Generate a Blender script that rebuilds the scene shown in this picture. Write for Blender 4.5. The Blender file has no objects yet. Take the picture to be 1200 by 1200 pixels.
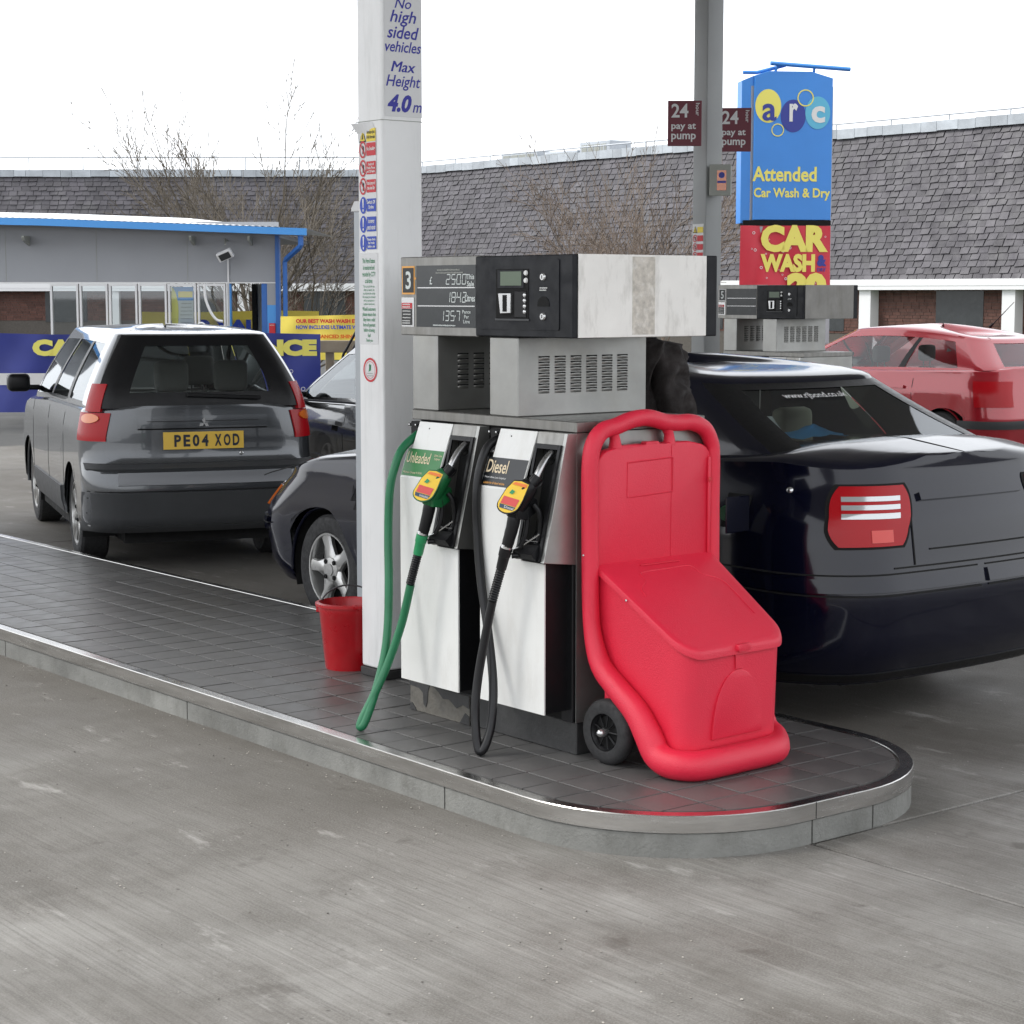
import bpy, bmesh, math, random
from mathutils import Vector, Matrix, noise
random.seed(7)
R = math.radians
SC = bpy.context.scene
COL = SC.collection
# ------------------------------------------------------------ camera, sky, sun, exposure
cd = bpy.data.cameras.new('camera'); cam = bpy.data.objects.new('camera', cd); COL.objects.link(cam)
cam.location = (0, 0, 1.8); cam.rotation_euler = (R(90 - 6.36), 0, R(51.73))
cd.sensor_width = 36; cd.lens = 68.64; cd.clip_start = .1; cd.clip_end = 2000
SC.camera = cam
SUN_EL, SUN_AZ = R(48), R(215)      # elevation, compass direction the light comes from
w = bpy.data.worlds.new('World'); SC.world = w; w.use_nodes = True
nt = w.node_tree; nt.nodes.clear()
sk = nt.nodes.new('ShaderNodeTexSky'); sk.sky_type = 'NISHITA'; sk.sun_disc = False
sk.sun_elevation = SUN_EL; sk.sun_rotation = SUN_AZ; sk.air_density = 1.0; sk.dust_density = 2.0
hs = nt.nodes.new('ShaderNodeHueSaturation'); hs.inputs['Saturation'].default_value = .25
cm = nt.nodes.new('ShaderNodeMix'); cm.data_type = 'RGBA'; cm.inputs[0].default_value = .78; cm.inputs[7].default_value = (6.6, 6.8, 7.1, 1)   # even white cloud cover
bg = nt.nodes.new('ShaderNodeBackground'); bg.inputs['Strength'].default_value = .15
wo = nt.nodes.new('ShaderNodeOutputWorld')
nt.links.new(sk.outputs[0], hs.inputs['Color']); nt.links.new(hs.outputs[0], cm.inputs[6]); nt.links.new(cm.outputs[2], bg.inputs['Color']); nt.links.new(bg.outputs[0], wo.inputs['Surface'])
sd = bpy.data.lights.new('sun', 'SUN'); sd.energy = 1.2; sd.angle = R(14); sd.color = (1, .97, .92)
so = bpy.data.objects.new('sun', sd); COL.objects.link(so)
so.rotation_euler = (R(90) - SUN_EL, 0, R(180) - SUN_AZ)
SC.view_settings.view_transform = 'Standard'; SC.view_settings.look = 'None'
SC.view_settings.exposure = 0.97; SC.view_settings.gamma = 1
SC.render.engine = 'CYCLES'

# ------------------------------------------------------------ materials
MATS = {}
def mat(name, col, rough=.5, metal=0, var=.0, vs=6, bump=0, bs=60, coat=0, spec=.5, stretch=(1, 1, 1), dirt=0, dcol=(.1, .09, .08), ds=3, island=0, emit=0, dstretch=(1,1,1)):
    if name in MATS: return MATS[name]
    m = bpy.data.materials.new(name); m.use_nodes = True; n = m.node_tree.nodes; l = m.node_tree.links
    p = n['Principled BSDF']; p.inputs['Base Color'].default_value = (*col, 1); p.inputs['Roughness'].default_value = rough
    p.inputs['Metallic'].default_value = metal; p.inputs['Specular IOR Level'].default_value = spec
    if coat: p.inputs['Coat Weight'].default_value = coat; p.inputs['Coat Roughness'].default_value = .03
    tc = n.new('ShaderNodeTexCoord'); mp = n.new('ShaderNodeMapping'); mp.inputs['Scale'].default_value = stretch
    l.new(tc.outputs['Object'], mp.inputs[0])
    src = None
    def mix(fac, a, b, mode='MIX'):
        x = n.new('ShaderNodeMix'); x.data_type = 'RGBA'; x.blend_type = mode
        if isinstance(fac, float): x.inputs[0].default_value = fac
        else: l.new(fac, x.inputs[0])
        for s, i in ((a, 6), (b, 7)):
            if isinstance(s, tuple): x.inputs[i].default_value = (*s, 1)
            else: l.new(s, x.inputs[i])
        return x.outputs[2]
    def nz(scale, detail=6, rough_=.6, mapping=mp):
        t = n.new('ShaderNodeTexNoise'); t.inputs['Scale'].default_value = scale; t.inputs['Detail'].default_value = detail; t.inputs['Roughness'].default_value = rough_
        l.new(mapping.outputs[0], t.inputs['Vector']); return t.outputs[0]
    cur = tuple(col)
    if var:
        r = n.new('ShaderNodeMapRange'); r.inputs[1].default_value = .3; r.inputs[2].default_value = .7
        r.inputs[3].default_value = 1 - var; r.inputs[4].default_value = 1 + var * .5; l.new(nz(vs), r.inputs[0])
        c = n.new('ShaderNodeCombineColor'); [l.new(r.outputs[0], c.inputs[i]) for i in range(3)]
        cur = mix(1.0, cur, c.outputs[0], 'MULTIPLY')
        rr = n.new('ShaderNodeMapRange'); rr.inputs[1].default_value = .3; rr.inputs[2].default_value = .7
        rr.inputs[3].default_value = max(.02, rough * (1 - var)); rr.inputs[4].default_value = min(1, rough * (1 + var)); l.new(nz(vs * 2.3), rr.inputs[0]); l.new(rr.outputs[0], p.inputs['Roughness'])
    if island:
        g = n.new('ShaderNodeNewGeometry'); r = n.new('ShaderNodeMapRange'); r.inputs[3].default_value = 1 - island; r.inputs[4].default_value = 1 + island
        l.new(g.outputs['Random Per Island'], r.inputs[0]); c = n.new('ShaderNodeCombineColor'); [l.new(r.outputs[0], c.inputs[i]) for i in range(3)]
        cur = mix(1.0, cur, c.outputs[0], 'MULTIPLY')
    if dirt:
        mp2 = n.new('ShaderNodeMapping'); mp2.inputs['Scale'].default_value = dstretch; l.new(tc.outputs['Object'], mp2.inputs[0])
        r = n.new('ShaderNodeMapRange'); r.inputs[1].default_value = .5; r.inputs[2].default_value = .78; r.inputs[3].default_value = 0; r.inputs[4].default_value = dirt; l.new(nz(ds, 8, .7, mp2), r.inputs[0])
        cur = mix(r.outputs[0], cur, tuple(dcol))
    if not isinstance(cur, tuple): l.new(cur, p.inputs['Base Color'])
    if bump:
        b = n.new('ShaderNodeBump'); b.inputs['Strength'].default_value = bump; b.inputs['Distance'].default_value = .01
        l.new(nz(bs, 4), b.inputs['Height']); l.new(b.outputs[0], p.inputs['Normal'])
    if emit: p.inputs['Emission Color'].default_value = (*col, 1); p.inputs['Emission Strength'].default_value = emit
    MATS[name] = m; return m
def glassmat(name, tint, alpha, rough=.02):
    if name in MATS: return MATS[name]
    m = bpy.data.materials.new(name); m.use_nodes = True; n = m.node_tree.nodes; l = m.node_tree.links; n.clear()
    o = n.new('ShaderNodeOutputMaterial'); t = n.new('ShaderNodeBsdfTransparent'); t.inputs[0].default_value = (*tint, 1)
    g = n.new('ShaderNodeBsdfGlossy'); g.inputs['Roughness'].default_value = rough; g.inputs['Color'].default_value = (.9, .93, .95, 1)
    f = n.new('ShaderNodeFresnel'); f.inputs[0].default_value = 1.5; mx = n.new('ShaderNodeMath'); mx.operation = 'MULTIPLY_ADD'
    mx.inputs[1].default_value = 1.0; mx.inputs[2].default_value = alpha; l.new(f.outputs[0], mx.inputs[0])
    s = n.new('ShaderNodeMixShader'); l.new(mx.outputs[0], s.inputs[0]); l.new(t.outputs[0], s.inputs[1]); l.new(g.outputs[0], s.inputs[2]); l.new(s.outputs[0], o.inputs[0])
    MATS[name] = m; return m
M = dict(
 white=mat('white_paint', (.76, .76, .735), .35, 0, .05, 5, dirt=.4, dcol=(.48, .45, .40), ds=9, dstretch=(1, 1, .3)),
 column=mat('column_paint', (.80, .80, .795), .4, 0, .05, 3, dirt=.35, dcol=(.40, .40, .38), ds=7, dstretch=(2, 2, .3)),
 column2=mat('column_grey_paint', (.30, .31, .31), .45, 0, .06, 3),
 headside=mat('grubby_white_panel', (.80, .78, .74), .5, 0, .06, 6, dirt=.6, dcol=(.34, .32, .28), ds=7, dstretch=(1, 2.2, .7)),
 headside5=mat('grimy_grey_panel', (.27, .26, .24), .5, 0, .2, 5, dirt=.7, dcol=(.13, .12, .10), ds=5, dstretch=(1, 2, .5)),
 tape=mat('tape_residue', (.56, .52, .46), .7, 0, .3, 40, dirt=.9, dcol=(.78, .76, .72), ds=24),
 steel=mat('brushed_steel', (.27, .265, .25), .38, .85, .22, 7, bump=.05, bs=120, stretch=(3, 3, .6), dirt=.35, dcol=(.2, .18, .14), ds=5),
 steelside=mat('steel_side', (.37, .37, .355), .34, .8, .16, 5, dirt=.3, dcol=(.3, .27, .2), ds=4, dstretch=(1, 1, 1)),
 strip=mat('kerb_steel', (.62, .61, .59), .24, 1, .25, 5, bump=.04, bs=200, stretch=(.5, .5, 6), dirt=.12, dcol=(.2, .19, .17), ds=3, dstretch=(.6, .6, 3)),
 kerb=mat('kerb_concrete', (.21, .21, .195), .85, 0, .4, 2.2, bump=.4, bs=90, dirt=.85, dcol=(.09, .088, .075), ds=6, dstretch=(1, 1, .6)),
 tile=mat('quarry_tile', (.108, .106, .104), .40, 0, .22, 2.5, bump=.03, bs=25, dirt=.35, dcol=(.13, .125, .12), ds=4),
 grout=mat('tile_grout', (.21, .205, .20), .8, 0, .4, 9, bump=.3, bs=80),
 black=mat('black_plastic', (.008, .008, .009), .35, 0, .2, 20, spec=.25),
 bezel=mat('black_bezel', (.010, .011, .014), .5, 0, .3, 8, spec=.25, dirt=.2, dcol=(.05, .05, .055), ds=9),
 blackm=mat('black_matt', (.008, .008, .008), .7, 0, .2, 9, spec=.2),
 rubber=mat('rubber', (.010, .010, .011), .45, 0, .2, 30, spec=.3),
 tyre=mat('tyre_rubber', (.02, .02, .021), .75, 0, .25, 20, bump=.2, bs=60),
 base=mat('plinth_paint', (.035, .035, .035), .55, 0, .3, 6, bump=.25, bs=30),
 rust=mat('flaking_plinth', (.15, .14, .12), .9, 0, .4, 9, bump=.6, bs=30, dirt=.9, dcol=(.03, .03, .03), ds=9),
 display=mat('display_glass', (.030, .034, .036), .2, 0, .2, 5, dirt=.25, dcol=(.09, .095, .1), ds=7),
 lcd=mat('segment_light', (.62, .66, .64), .5), lcdbg=mat('lcd_green', (.10, .14, .09), .3),
 silver=mat('silver', (.6, .6, .6), .25, .9), white2=mat('print_white', (.75, .75, .73), .6), orange=mat('orange_edge', (.8, .38, .08), .5),
 red=mat('bin_red_plastic', (.68, .016, .048), .45, 0, .06, 3, bump=.25, bs=220, spec=.5, dirt=.22, dcol=(.50, .03, .05), ds=6),
 bucketred=mat('bucket_red', (.42, .006, .012), .3, 0, .15, 8, dirt=.2, dcol=(.25, .1, .08), ds=9),
 signred=mat('sign_red', (.55, .02, .03), .5), signblue=mat('sign_blue', (.02, .06, .42), .5), signyel=mat('sign_yellow', (.8, .62, .06), .5), signblk=mat('sign_black', (.02, .02, .02), .5),
 navy=mat('print_navy', (.02, .02, .30), .5), greentext=mat('print_green', (.03, .24, .10), .6), sheet=mat('sticker_sheet', (.64, .64, .64), .4),
 labgreen=mat('label_green', (.035, .20, .055), .4, 0, .15, 9), cream=mat('print_cream', (.75, .62, .42), .5), lableblk=mat('label_black', (.012, .014, .016), .35),
 nozgreen=mat('nozzle_green', (.008, .12, .035), .4, 0, .15, 20), sleeve=mat('sleeve_green', (.02, .27, .10), .4, 0, .1, 9), hosegreen=mat('hose_green', (.012, .15, .062), .42, 0, .15, 9),
 hoseblack=mat('hose_black', (.009, .009, .010), .36, 0, .2, 9, spec=.35), spout=mat('spout_aluminium', (.45, .45, .45), .3, 1, .2, 12),
 labelyel=mat('nozzle_label_yellow', (.85, .55, .03), .25), labelred=mat('nozzle_label_red', (.65, .07, .06), .3), labelor=mat('nozzle_label_orange', (.8, .2, .03), .3), labeldk=mat('nozzle_label_dark', (.02, .05, .09), .3),
 asphalt=mat('far_asphalt', (.07, .07, .068), .9, 0, .2, .6, bump=.2, bs=20),
 brick=mat('brick_red', (.10, .045, .034), .85, 0, .25, 12, island=.2), mortar=mat('mortar', (.085, .075, .065), .9, 0, .2, 20),
 slate=mat('roof_slate', (.062, .057, .066), .55, 0, .3, 1.5, island=.27, dirt=.3, dcol=(.2, .2, .19), ds=1.2), lead=mat('lead_flashing', (.42, .45, .48), .5, .2, .2, 3, island=.15),
 rail=mat('rail_galv', (.4, .42, .44), .5, .5), washgrey=mat('wash_cladding', (.30, .31, .33), .5, 0, .04, 2), washblue=mat('wash_blue', (.07, .30, .70), .4, 0, .04, 2), washdark=mat('wash_deep_blue', (.03, .13, .42), .4, 0, .04, 2),
 roofwhite=mat('wash_roof_white', (.82, .83, .84), .3, 0, .03, 2), winwhite=mat('window_white', (.7, .7, .7), .4),
 signpanel=mat('totem_blue', (.05, .26, .72), .35, 0, .05, 2), paleyel=mat('print_yellow', (.85, .78, .16), .5), circyan=mat('circle_cyan', (.12, .48, .68), .5), cirnavy=mat('circle_navy', (.035, .05, .30), .5),
 banred=mat('banner_red', (.62, .03, .055), .45, 0, .08, 3), banblue=mat('banner_blue', (.03, .045, .28), .45, 0, .1, 3), banyel=mat('banner_yellow', (.82, .66, .10), .45, 0, .1, 3), maroon=mat('sign_maroon', (.14, .015, .03), .4),
 wood=mat('weathered_wood', (.32, .27, .2), .8, 0, .2, 6), boxgrey=mat('switch_box_grey', (.30, .31, .28), .5),
 bark=mat('bare_bark', (.12, .10, .075), .9, 0, .35, 4), bark2=mat('reddish_bark', (.17, .13, .10), .9, 0, .35, 4),
 navycar=mat('navy_car_paint', (.0025, .003, .011), .14, 0, coat=.25, spec=.35), greycar=mat('dark_grey_car_paint', (.075, .08, .087), .22, .55, coat=1), silvercar=mat('grey_car_paint', (.05, .05, .054), .2, .4, coat=.8),
 redcar=mat('red_car_paint', (.35, .01, .02), .2, .2, coat=1), paleblue=mat('pale_blue_car_paint', (.35, .45, .55), .25, .3, coat=1),
 trimgrey=mat('bumper_trim', (.045, .047, .05), .5, 0, .1, 9), striplight=mat('bumper_strip', (.16, .165, .175), .35, .3),
 lampred=mat('lamp_red', (.38, .003, .008), .25, coat=.0, spec=.3), lamporange=mat('lamp_orange', (.7, .16, .02), .1, coat=1), lampclear=mat('lamp_clear', (.55, .56, .57), .1, .5, coat=1),
 interior=mat('car_interior', (.09, .092, .09), .9), seatgrey=mat('seat_cloth', (.10, .10, .095), .9), cream_int=mat('cream_cloth', (.48, .48, .38), .9), rag=mat('blue_cloth', (.05, .30, .62), .8), tissue=mat('tissue', (.65, .68, .7), .8),
 plateyel=mat('plate_yellow', (.66, .43, .06), .35), plateblk=mat('plate_black', (.01, .015, .03), .4), alloy=mat('alloy_wheel', (.48, .48, .47), .3, .85, .1, 9), darkgap=mat('dark_gap', (.004, .004, .004), .9),
 jacket=mat('jacket_cloth', (.022, .017, .016), .85, 0, .3, 14, bump=.4, bs=18), trousers=mat('trouser_cloth', (.03, .035, .05), .9, 0, .2, 12), skin=mat('skin', (.48, .27, .19), .5), hair=mat('hair', (.05, .03, .02), .7), shoe=mat('shoe', (.02, .015, .012), .5),
 canopy=mat('canopy_soffit', (.55, .55, .54), .6, 0, .04, 1), grass=mat('verge_grass', (.05, .08, .03), .95, 0, .3, 3),
)
M['cglass'] = glassmat('tinted_glass', (.90, .95, .93), .02); M['cglassd'] = glassmat('dark_tinted_glass', (.88, .95, .91), .015); M['winglass'] = glassmat('window_glass', (.75, .8, .8), .08)
# forecourt concrete: broom lines along x, big stains, pale pits
def concrete():
    m = bpy.data.materials.new('forecourt_concrete'); m.use_nodes = True; n = m.node_tree.nodes; l = m.node_tree.links; p = n['Principled BSDF']
    tc = n.new('ShaderNodeTexCoord')
    def mp(s):
        q = n.new('ShaderNodeMapping'); q.inputs['Scale'].default_value = s; q.inputs['Rotation'].default_value = (0, 0, R(-4)); l.new(tc.outputs['Object'], q.inputs[0]); return q.outputs[0]
    def nz(vec, sc, det=6, ro=.6):
        t = n.new('ShaderNodeTexNoise'); t.inputs['Scale'].default_value = sc; t.inputs['Detail'].default_value = det; t.inputs['Roughness'].default_value = ro; l.new(vec, t.inputs['Vector']); return t.outputs[0]
    def ramp(x, a, b, c0, c1):
        r = n.new('ShaderNodeMapRange'); r.inputs[1].default_value = a; r.inputs[2].default_value = b; r.inputs[3].default_value = c0; r.inputs[4].default_value = c1; l.new(x, r.inputs[0]); return r.outputs[0]
    def mix(f, a, b, mode='MIX'):
        x = n.new('ShaderNodeMix'); x.data_type = 'RGBA'; x.blend_type = mode
        if isinstance(f, float): x.inputs[0].default_value = f
        else: l.new(f, x.inputs[0])
        for s, i in ((a, 6), (b, 7)):
            if isinstance(s, tuple): x.inputs[i].default_value = (*s, 1)
            else: l.new(s, x.inputs[i])
        return x.outputs[2]
    def math_(op, a, b):
        x = n.new('ShaderNodeMath'); x.operation = op
        for s, i in ((a, 0), (b, 1)):
            if isinstance(s, (int, float)): x.inputs[i].default_value = s
            else: l.new(s, x.inputs[i])
        return x.outputs[0]
    iso = mp((1, 1, 1)); st = mp((.5, 14, 1)); st2 = mp((.8, 30, 1)); st3 = mp((.5, 11, 1))
    base = mix(ramp(nz(iso, .42, 7, .68), .40, .58, 0, 1), (.135, .124, .108), (.345, .335, .315))
    base = mix(ramp(nz(iso, 1.6, 9, .75), .50, .68, 0, .7), base, (.095, .084, .070))         # oil and tyre grime
    base = mix(ramp(nz(st, 1.6, 6, .7), .3, .75, .0, .35), base, (.12, .115, .105))           # streaks along the lane
    lines = nz(st2, 3.0, 3, .5)
    base = mix(ramp(lines, .48, .64, 0, .42), base, (.105, .098, .088)); base = mix(ramp(nz(st3, 3.0, 4, .6), .55, .68, 0, .30), base, (.38, .365, .34))
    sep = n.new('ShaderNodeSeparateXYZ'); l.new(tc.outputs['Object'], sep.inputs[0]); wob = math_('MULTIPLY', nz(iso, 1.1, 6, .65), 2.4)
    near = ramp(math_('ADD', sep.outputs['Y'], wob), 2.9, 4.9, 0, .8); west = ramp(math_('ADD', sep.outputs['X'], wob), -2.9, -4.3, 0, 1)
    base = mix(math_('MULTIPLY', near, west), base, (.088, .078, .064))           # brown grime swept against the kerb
    fine = nz(iso, 150, 3, .7); base = mix(ramp(fine, .42, .72, 0, .38), base, (.40, .39, .37))
    base = mix(ramp(nz(mp((1, 3, 1)), 2.1, 7, .7), .60, .72, 0, .6), base, (.50, .485, .46))      # pale scuffs
    base = mix(ramp(nz(iso, 3.6, 6, .6), .63, .70, 0, .5), base, (.07, .06, .05)); base = mix(ramp(nz(mp((.35, 1.2, 1)), 1.3, 5, .6), .52, .64, 0, .35), base, (.085, .075, .062))                 # drips and spots
    sp = n.new('ShaderNodeTexVoronoi'); sp.inputs['Scale'].default_value = 26; l.new(iso, sp.inputs['Vector'])
    base = mix(math_('MULTIPLY', ramp(sp.outputs['Distance'], .05, .12, .9, 0), ramp(nz(iso, 3.1, 3), .55, .62, 0, 1)), base, (.50, .49, .46))
    sp2 = n.new('ShaderNodeTexVoronoi'); sp2.inputs['Scale'].default_value = 17; l.new(iso, sp2.inputs['Vector'])
    base = mix(math_('MULTIPLY', ramp(sp2.outputs['Distance'], .05, .14, .8, 0), ramp(nz(iso, 2.3, 3), .55, .66, 0, 1)), base, (.05, .045, .04))
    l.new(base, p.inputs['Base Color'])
    l.new(ramp(nz(iso, 1.7, 6), .3, .7, .55, .9), p.inputs['Roughness'])
    b = n.new('ShaderNodeBump'); b.inputs['Strength'].default_value = .4; b.inputs['Distance'].default_value = .005
    l.new(math_('ADD', math_('MULTIPLY', lines, .6), math_('MULTIPLY', fine, .6)), b.inputs['Height']); l.new(b.outputs[0], p.inputs['Normal'])
    return m
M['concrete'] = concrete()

# ------------------------------------------------------------ helpers
def ob(name, data=None, parent=None):
    o = bpy.data.objects.new(name, data); COL.objects.link(o)
    if parent is not None: o.parent = parent
    return o
def thing(name, label, cat, loc=(0, 0, 0), rz=0, group=None):
    o = ob(name); o.empty_display_size = .1; o.location = loc; o.rotation_euler = (0, 0, rz); o['label'] = label; o['category'] = cat
    if group: o['group'] = group
    return o
def tag(o, label, cat, group=None):
    o['label'] = label; o['category'] = cat
    if group: o['group'] = group
    return o
class B:
    def __init__(s): s.b = bmesh.new()
    def faces(s, vs, fs):
        v = [s.b.verts.new(p) for p in vs]
        out = []
        for f in fs:
            try: out.append(s.b.faces.new([v[i] for i in f]))
            except ValueError: pass
        return v, out
    def box(s, x0, x1, y0, y1, z0, z1, bev=0, seg=2):
        vs = [(x, y, z) for z in (z0, z1) for y in (y0, y1) for x in (x0, x1)]
        v, f = s.faces(vs, [(0, 2, 3, 1), (4, 5, 7, 6), (0, 1, 5, 4), (2, 6, 7, 3), (0, 4, 6, 2), (1, 3, 7, 5)])
        if bev: bmesh.ops.bevel(s.b, geom=list({e for q in f for e in q.edges}), offset=bev, segments=seg, affect='EDGES', profile=.5)
        return s
    def prism(s, poly, ax, a0, a1, bev=0):
        # poly: 2d points; ax: extrusion axis
        def P(u, v_, a): return (a, u, v_) if ax == 'x' else ((u, a, v_) if ax == 'y' else (u, v_, a))
        n = len(poly); vs = [P(u, q, a0) for u, q in poly] + [P(u, q, a1) for u, q in poly]
        fs = [tuple(range(n)), tuple(range(2 * n - 1, n - 1, -1))] + [(i, (i + 1) % n, n + (i + 1) % n, n + i) for i in range(n)]
        v, f = s.faces(vs, fs)
        if bev: bmesh.ops.bevel(s.b, geom=[e for q in f[:2] for e in q.edges], offset=bev, segments=2, affect='EDGES', profile=.5)
        bmesh.ops.recalc_face_normals(s.b, faces=s.b.faces[:] if not bev else s.b.faces[:])
        return s
    def tube(s, path, rad, n=10, caps=True, flat=1.0):
        path = [Vector(p) for p in path]; k = len(path)
        rads = rad if isinstance(rad, (list, tuple)) else [rad] * k
        rings = []; up = None
        for i, p in enumerate(path):
            t = (path[min(i + 1, k - 1)] - path[max(i - 1, 0)]).normalized()
            if up is None:
                a = Vector((0, 0, 1)) if abs(t.z) < .9 else Vector((1, 0, 0)); up = t.cross(a).normalized()
            else:
                up = (up - t * up.dot(t)); up = up.normalized() if up.length > 1e-6 else t.orthogonal().normalized()
            q = t.cross(up)
            rings.append([s.b.verts.new(p + (up * math.cos(2 * math.pi * j / n) + q * math.sin(2 * math.pi * j / n) * flat) * rads[i]) for j in range(n)])
        for a, b in zip(rings, rings[1:]):
            for j in range(n): s.b.faces.new((a[j], a[(j + 1) % n], b[(j + 1) % n], b[j]))
        if caps: s.b.faces.new(rings[0][::-1]); s.b.faces.new(rings[-1])
        return s
    def lathe(s, prof, origin, axis='z', n=24, caps=False):
        # prof: (radius, height) list
        o = Vector(origin); rings = []
        for r, h in prof:
            ring = []
            for j in range(n):
                a = 2 * math.pi * j / n; c, q = r * math.cos(a), r * math.sin(a)
                d = Vector((c, q, h)) if axis == 'z' else (Vector((c, h, q)) if axis == 'y' else Vector((h, c, q)))
                ring.append(s.b.verts.new(o + d))
            rings.append(ring)
        for a, b in zip(rings, rings[1:]):
            for j in range(n): s.b.faces.new((a[j], a[(j + 1) % n], b[(j + 1) % n], b[j]))
        if caps and prof[0][0] > 1e-5: s.b.faces.new(rings[0])
        if caps and prof[-1][0] > 1e-5: s.b.faces.new(rings[-1])
        return s
    def grid(s, rows, closed=False):
        v = [[s.b.verts.new(p) for p in r] for r in rows]
        for a, b in zip(v, v[1:]):
            m = len(a)
            for j in range(m if closed else m - 1):
                try: s.b.faces.new((a[j], a[(j + 1) % m], b[(j + 1) % m], b[j]))
                except ValueError: pass
        return s
    def quad(s, *ps): s.faces(ps, [tuple(range(len(ps)))]); return s
    def xf(s, m): bmesh.ops.transform(s.b, matrix=m, verts=s.b.verts[:]); return s
    def build(s, name, m, parent=None, off=(0, 0, 0), smooth=None, recalc=True, merge=0):
        if merge: bmesh.ops.remove_doubles(s.b, verts=s.b.verts[:], dist=merge)
        if recalc: bmesh.ops.recalc_face_normals(s.b, faces=s.b.faces[:])
        if off != (0, 0, 0): bmesh.ops.translate(s.b, verts=s.b.verts[:], vec=-Vector(off))
        if smooth is not None:
            for f in s.b.faces: f.smooth = True
            for e in s.b.edges:
                if len(e.link_faces) == 2 and e.calc_face_angle(0) > R(smooth): e.smooth = False
        me = bpy.data.meshes.new(name); s.b.to_mesh(me); s.b.free()
        me.materials.append(m if not isinstance(m, str) else M[m])
        return ob(name, me, parent)
def smooth_path(pts, k=6):
    pts = [Vector(p) for p in pts]; out = []
    for i in range(len(pts) - 1):
        p0, p1, p2, p3 = pts[max(i - 1, 0)], pts[i], pts[i + 1], pts[min(i + 2, len(pts) - 1)]
        for j in range(k):
            t = j / k; out.append(.5 * ((2 * p1) + (p2 - p0) * t + (2 * p0 - 5 * p1 + 4 * p2 - p3) * t * t + (3 * p1 - p0 - 3 * p2 + p3) * t ** 3))
    out.append(pts[-1]); return out
def rrect(x0, x1, y0, y1, r, n=5, corners=(1, 1, 1, 1)):
    out = []
    for (cx, cy, a0, on) in ((x1 - r, y1 - r, 0, corners[0]), (x0 + r, y1 - r, 90, corners[1]), (x0 + r, y0 + r, 180, corners[2]), (x1 - r, y0 + r, 270, corners[3])):
        if on:
            for i in range(n + 1):
                a = R(a0 + 90 * i / n); out.append((cx + r * math.cos(a), cy + r * math.sin(a)))
        else: out.append((x1 if a0 in (0, 270) else x0, y1 if a0 in (0, 90) else y0))
    return out
FRONT = Matrix.Rotation(R(90), 4, 'X')                                   # text plane that faces -y
SIDE = Matrix.Rotation(R(90), 4, 'Z') @ FRONT                            # text plane that faces +x
def at(base, x, y, z): return Matrix.Translation((x, y, z)) @ base
TC = {}
def txt(parent, body, w_, h_, mx, m, bold=0, shear=0, name='lettering', rot=0, align='c', linegap=None):
    key = (body, bold, shear)
    if key not in TC:
        c = bpy.data.curves.new('t', 'FONT'); c.body = body; c.size = 1; c.offset = bold; c.shear = shear; c.resolution_u = 3; c.align_x = 'CENTER'
        if linegap: c.space_line = linegap
        o = bpy.data.objects.new('t', c); COL.objects.link(o); bpy.context.view_layer.update()
        me0 = o.to_mesh(); vs = [tuple(v.co) for v in me0.vertices]; fs = [tuple(p.vertices) for p in me0.polygons]; o.to_mesh_clear()
        bpy.data.objects.remove(o); bpy.data.curves.remove(c)
        xs = [v[0] for v in vs]; ys = [v[1] for v in vs]; TC[key] = (vs, fs, min(xs), max(xs), min(ys), max(ys))
    vs, fs, x0, x1, y0, y1 = TC[key]
    sy = h_ / (y1 - y0); sx = (w_ / (x1 - x0)) if w_ else sy
    me = bpy.data.meshes.new(name); L = Matrix.Rotation(R(rot), 4, 'Z')
    me.from_pydata([mx @ (L @ Vector(((v[0] - (x0 + x1) / 2) * sx, (v[1] - (y0 + y1) / 2) * sy, 0))) for v in vs], [], fs); me.materials.append(M[m])
    return ob(name, me, parent)
def shape(parent, name, polys, mx, m, th=0):
    b = B()
    for p in polys: b.quad(*[mx @ Vector((q[0], q[1], q[2] if len(q) > 2 else 0)) for q in p])
    return b.build(name, m, parent, recalc=False)
def circ(cx, cy, r, n=24, ry=None): return [(cx + r * math.cos(2 * math.pi * i / n), cy + (ry or r) * math.sin(2 * math.pi * i / n)) for i in range(n)]
def ringpolys(cx, cy, r0, r1, n=24):
    a, b = circ(cx, cy, r0, n), circ(cx, cy, r1, n); return [[a[i], b[i], b[(i + 1) % n], a[(i + 1) % n]] for i in range(n)]
def rectp(x0, x1, y0, y1): return [(x0, y0), (x1, y0), (x1, y1), (x0, y1)]
def scribble(parent, x0, x1, ys, h_, mx, m, seed=1, name='small_print'):
    # print too small to read: short strokes in rows
    rnd = random.Random(seed); polys = []
    for y in ys:
        x = x0 + rnd.random() * (x1 - x0) * .12; e = x1 - rnd.random() * (x1 - x0) * .12
        while x < e:
            l_ = (.5 + rnd.random()) * h_ * .8; polys.append(rectp(x, min(x + l_ * .7, e), y - h_ / 2 * (.6 + .4 * rnd.random()), y + h_ / 2 * (.6 + .4 * rnd.random()))); x += l_
    return shape(parent, name, polys, mx, m)
def copy_tree(o, parent=None):
    c = o.copy(); COL.objects.link(c); c.parent = parent
    for ch in o.children: copy_tree(ch, c)
    return c

K = .14   # island height
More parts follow.
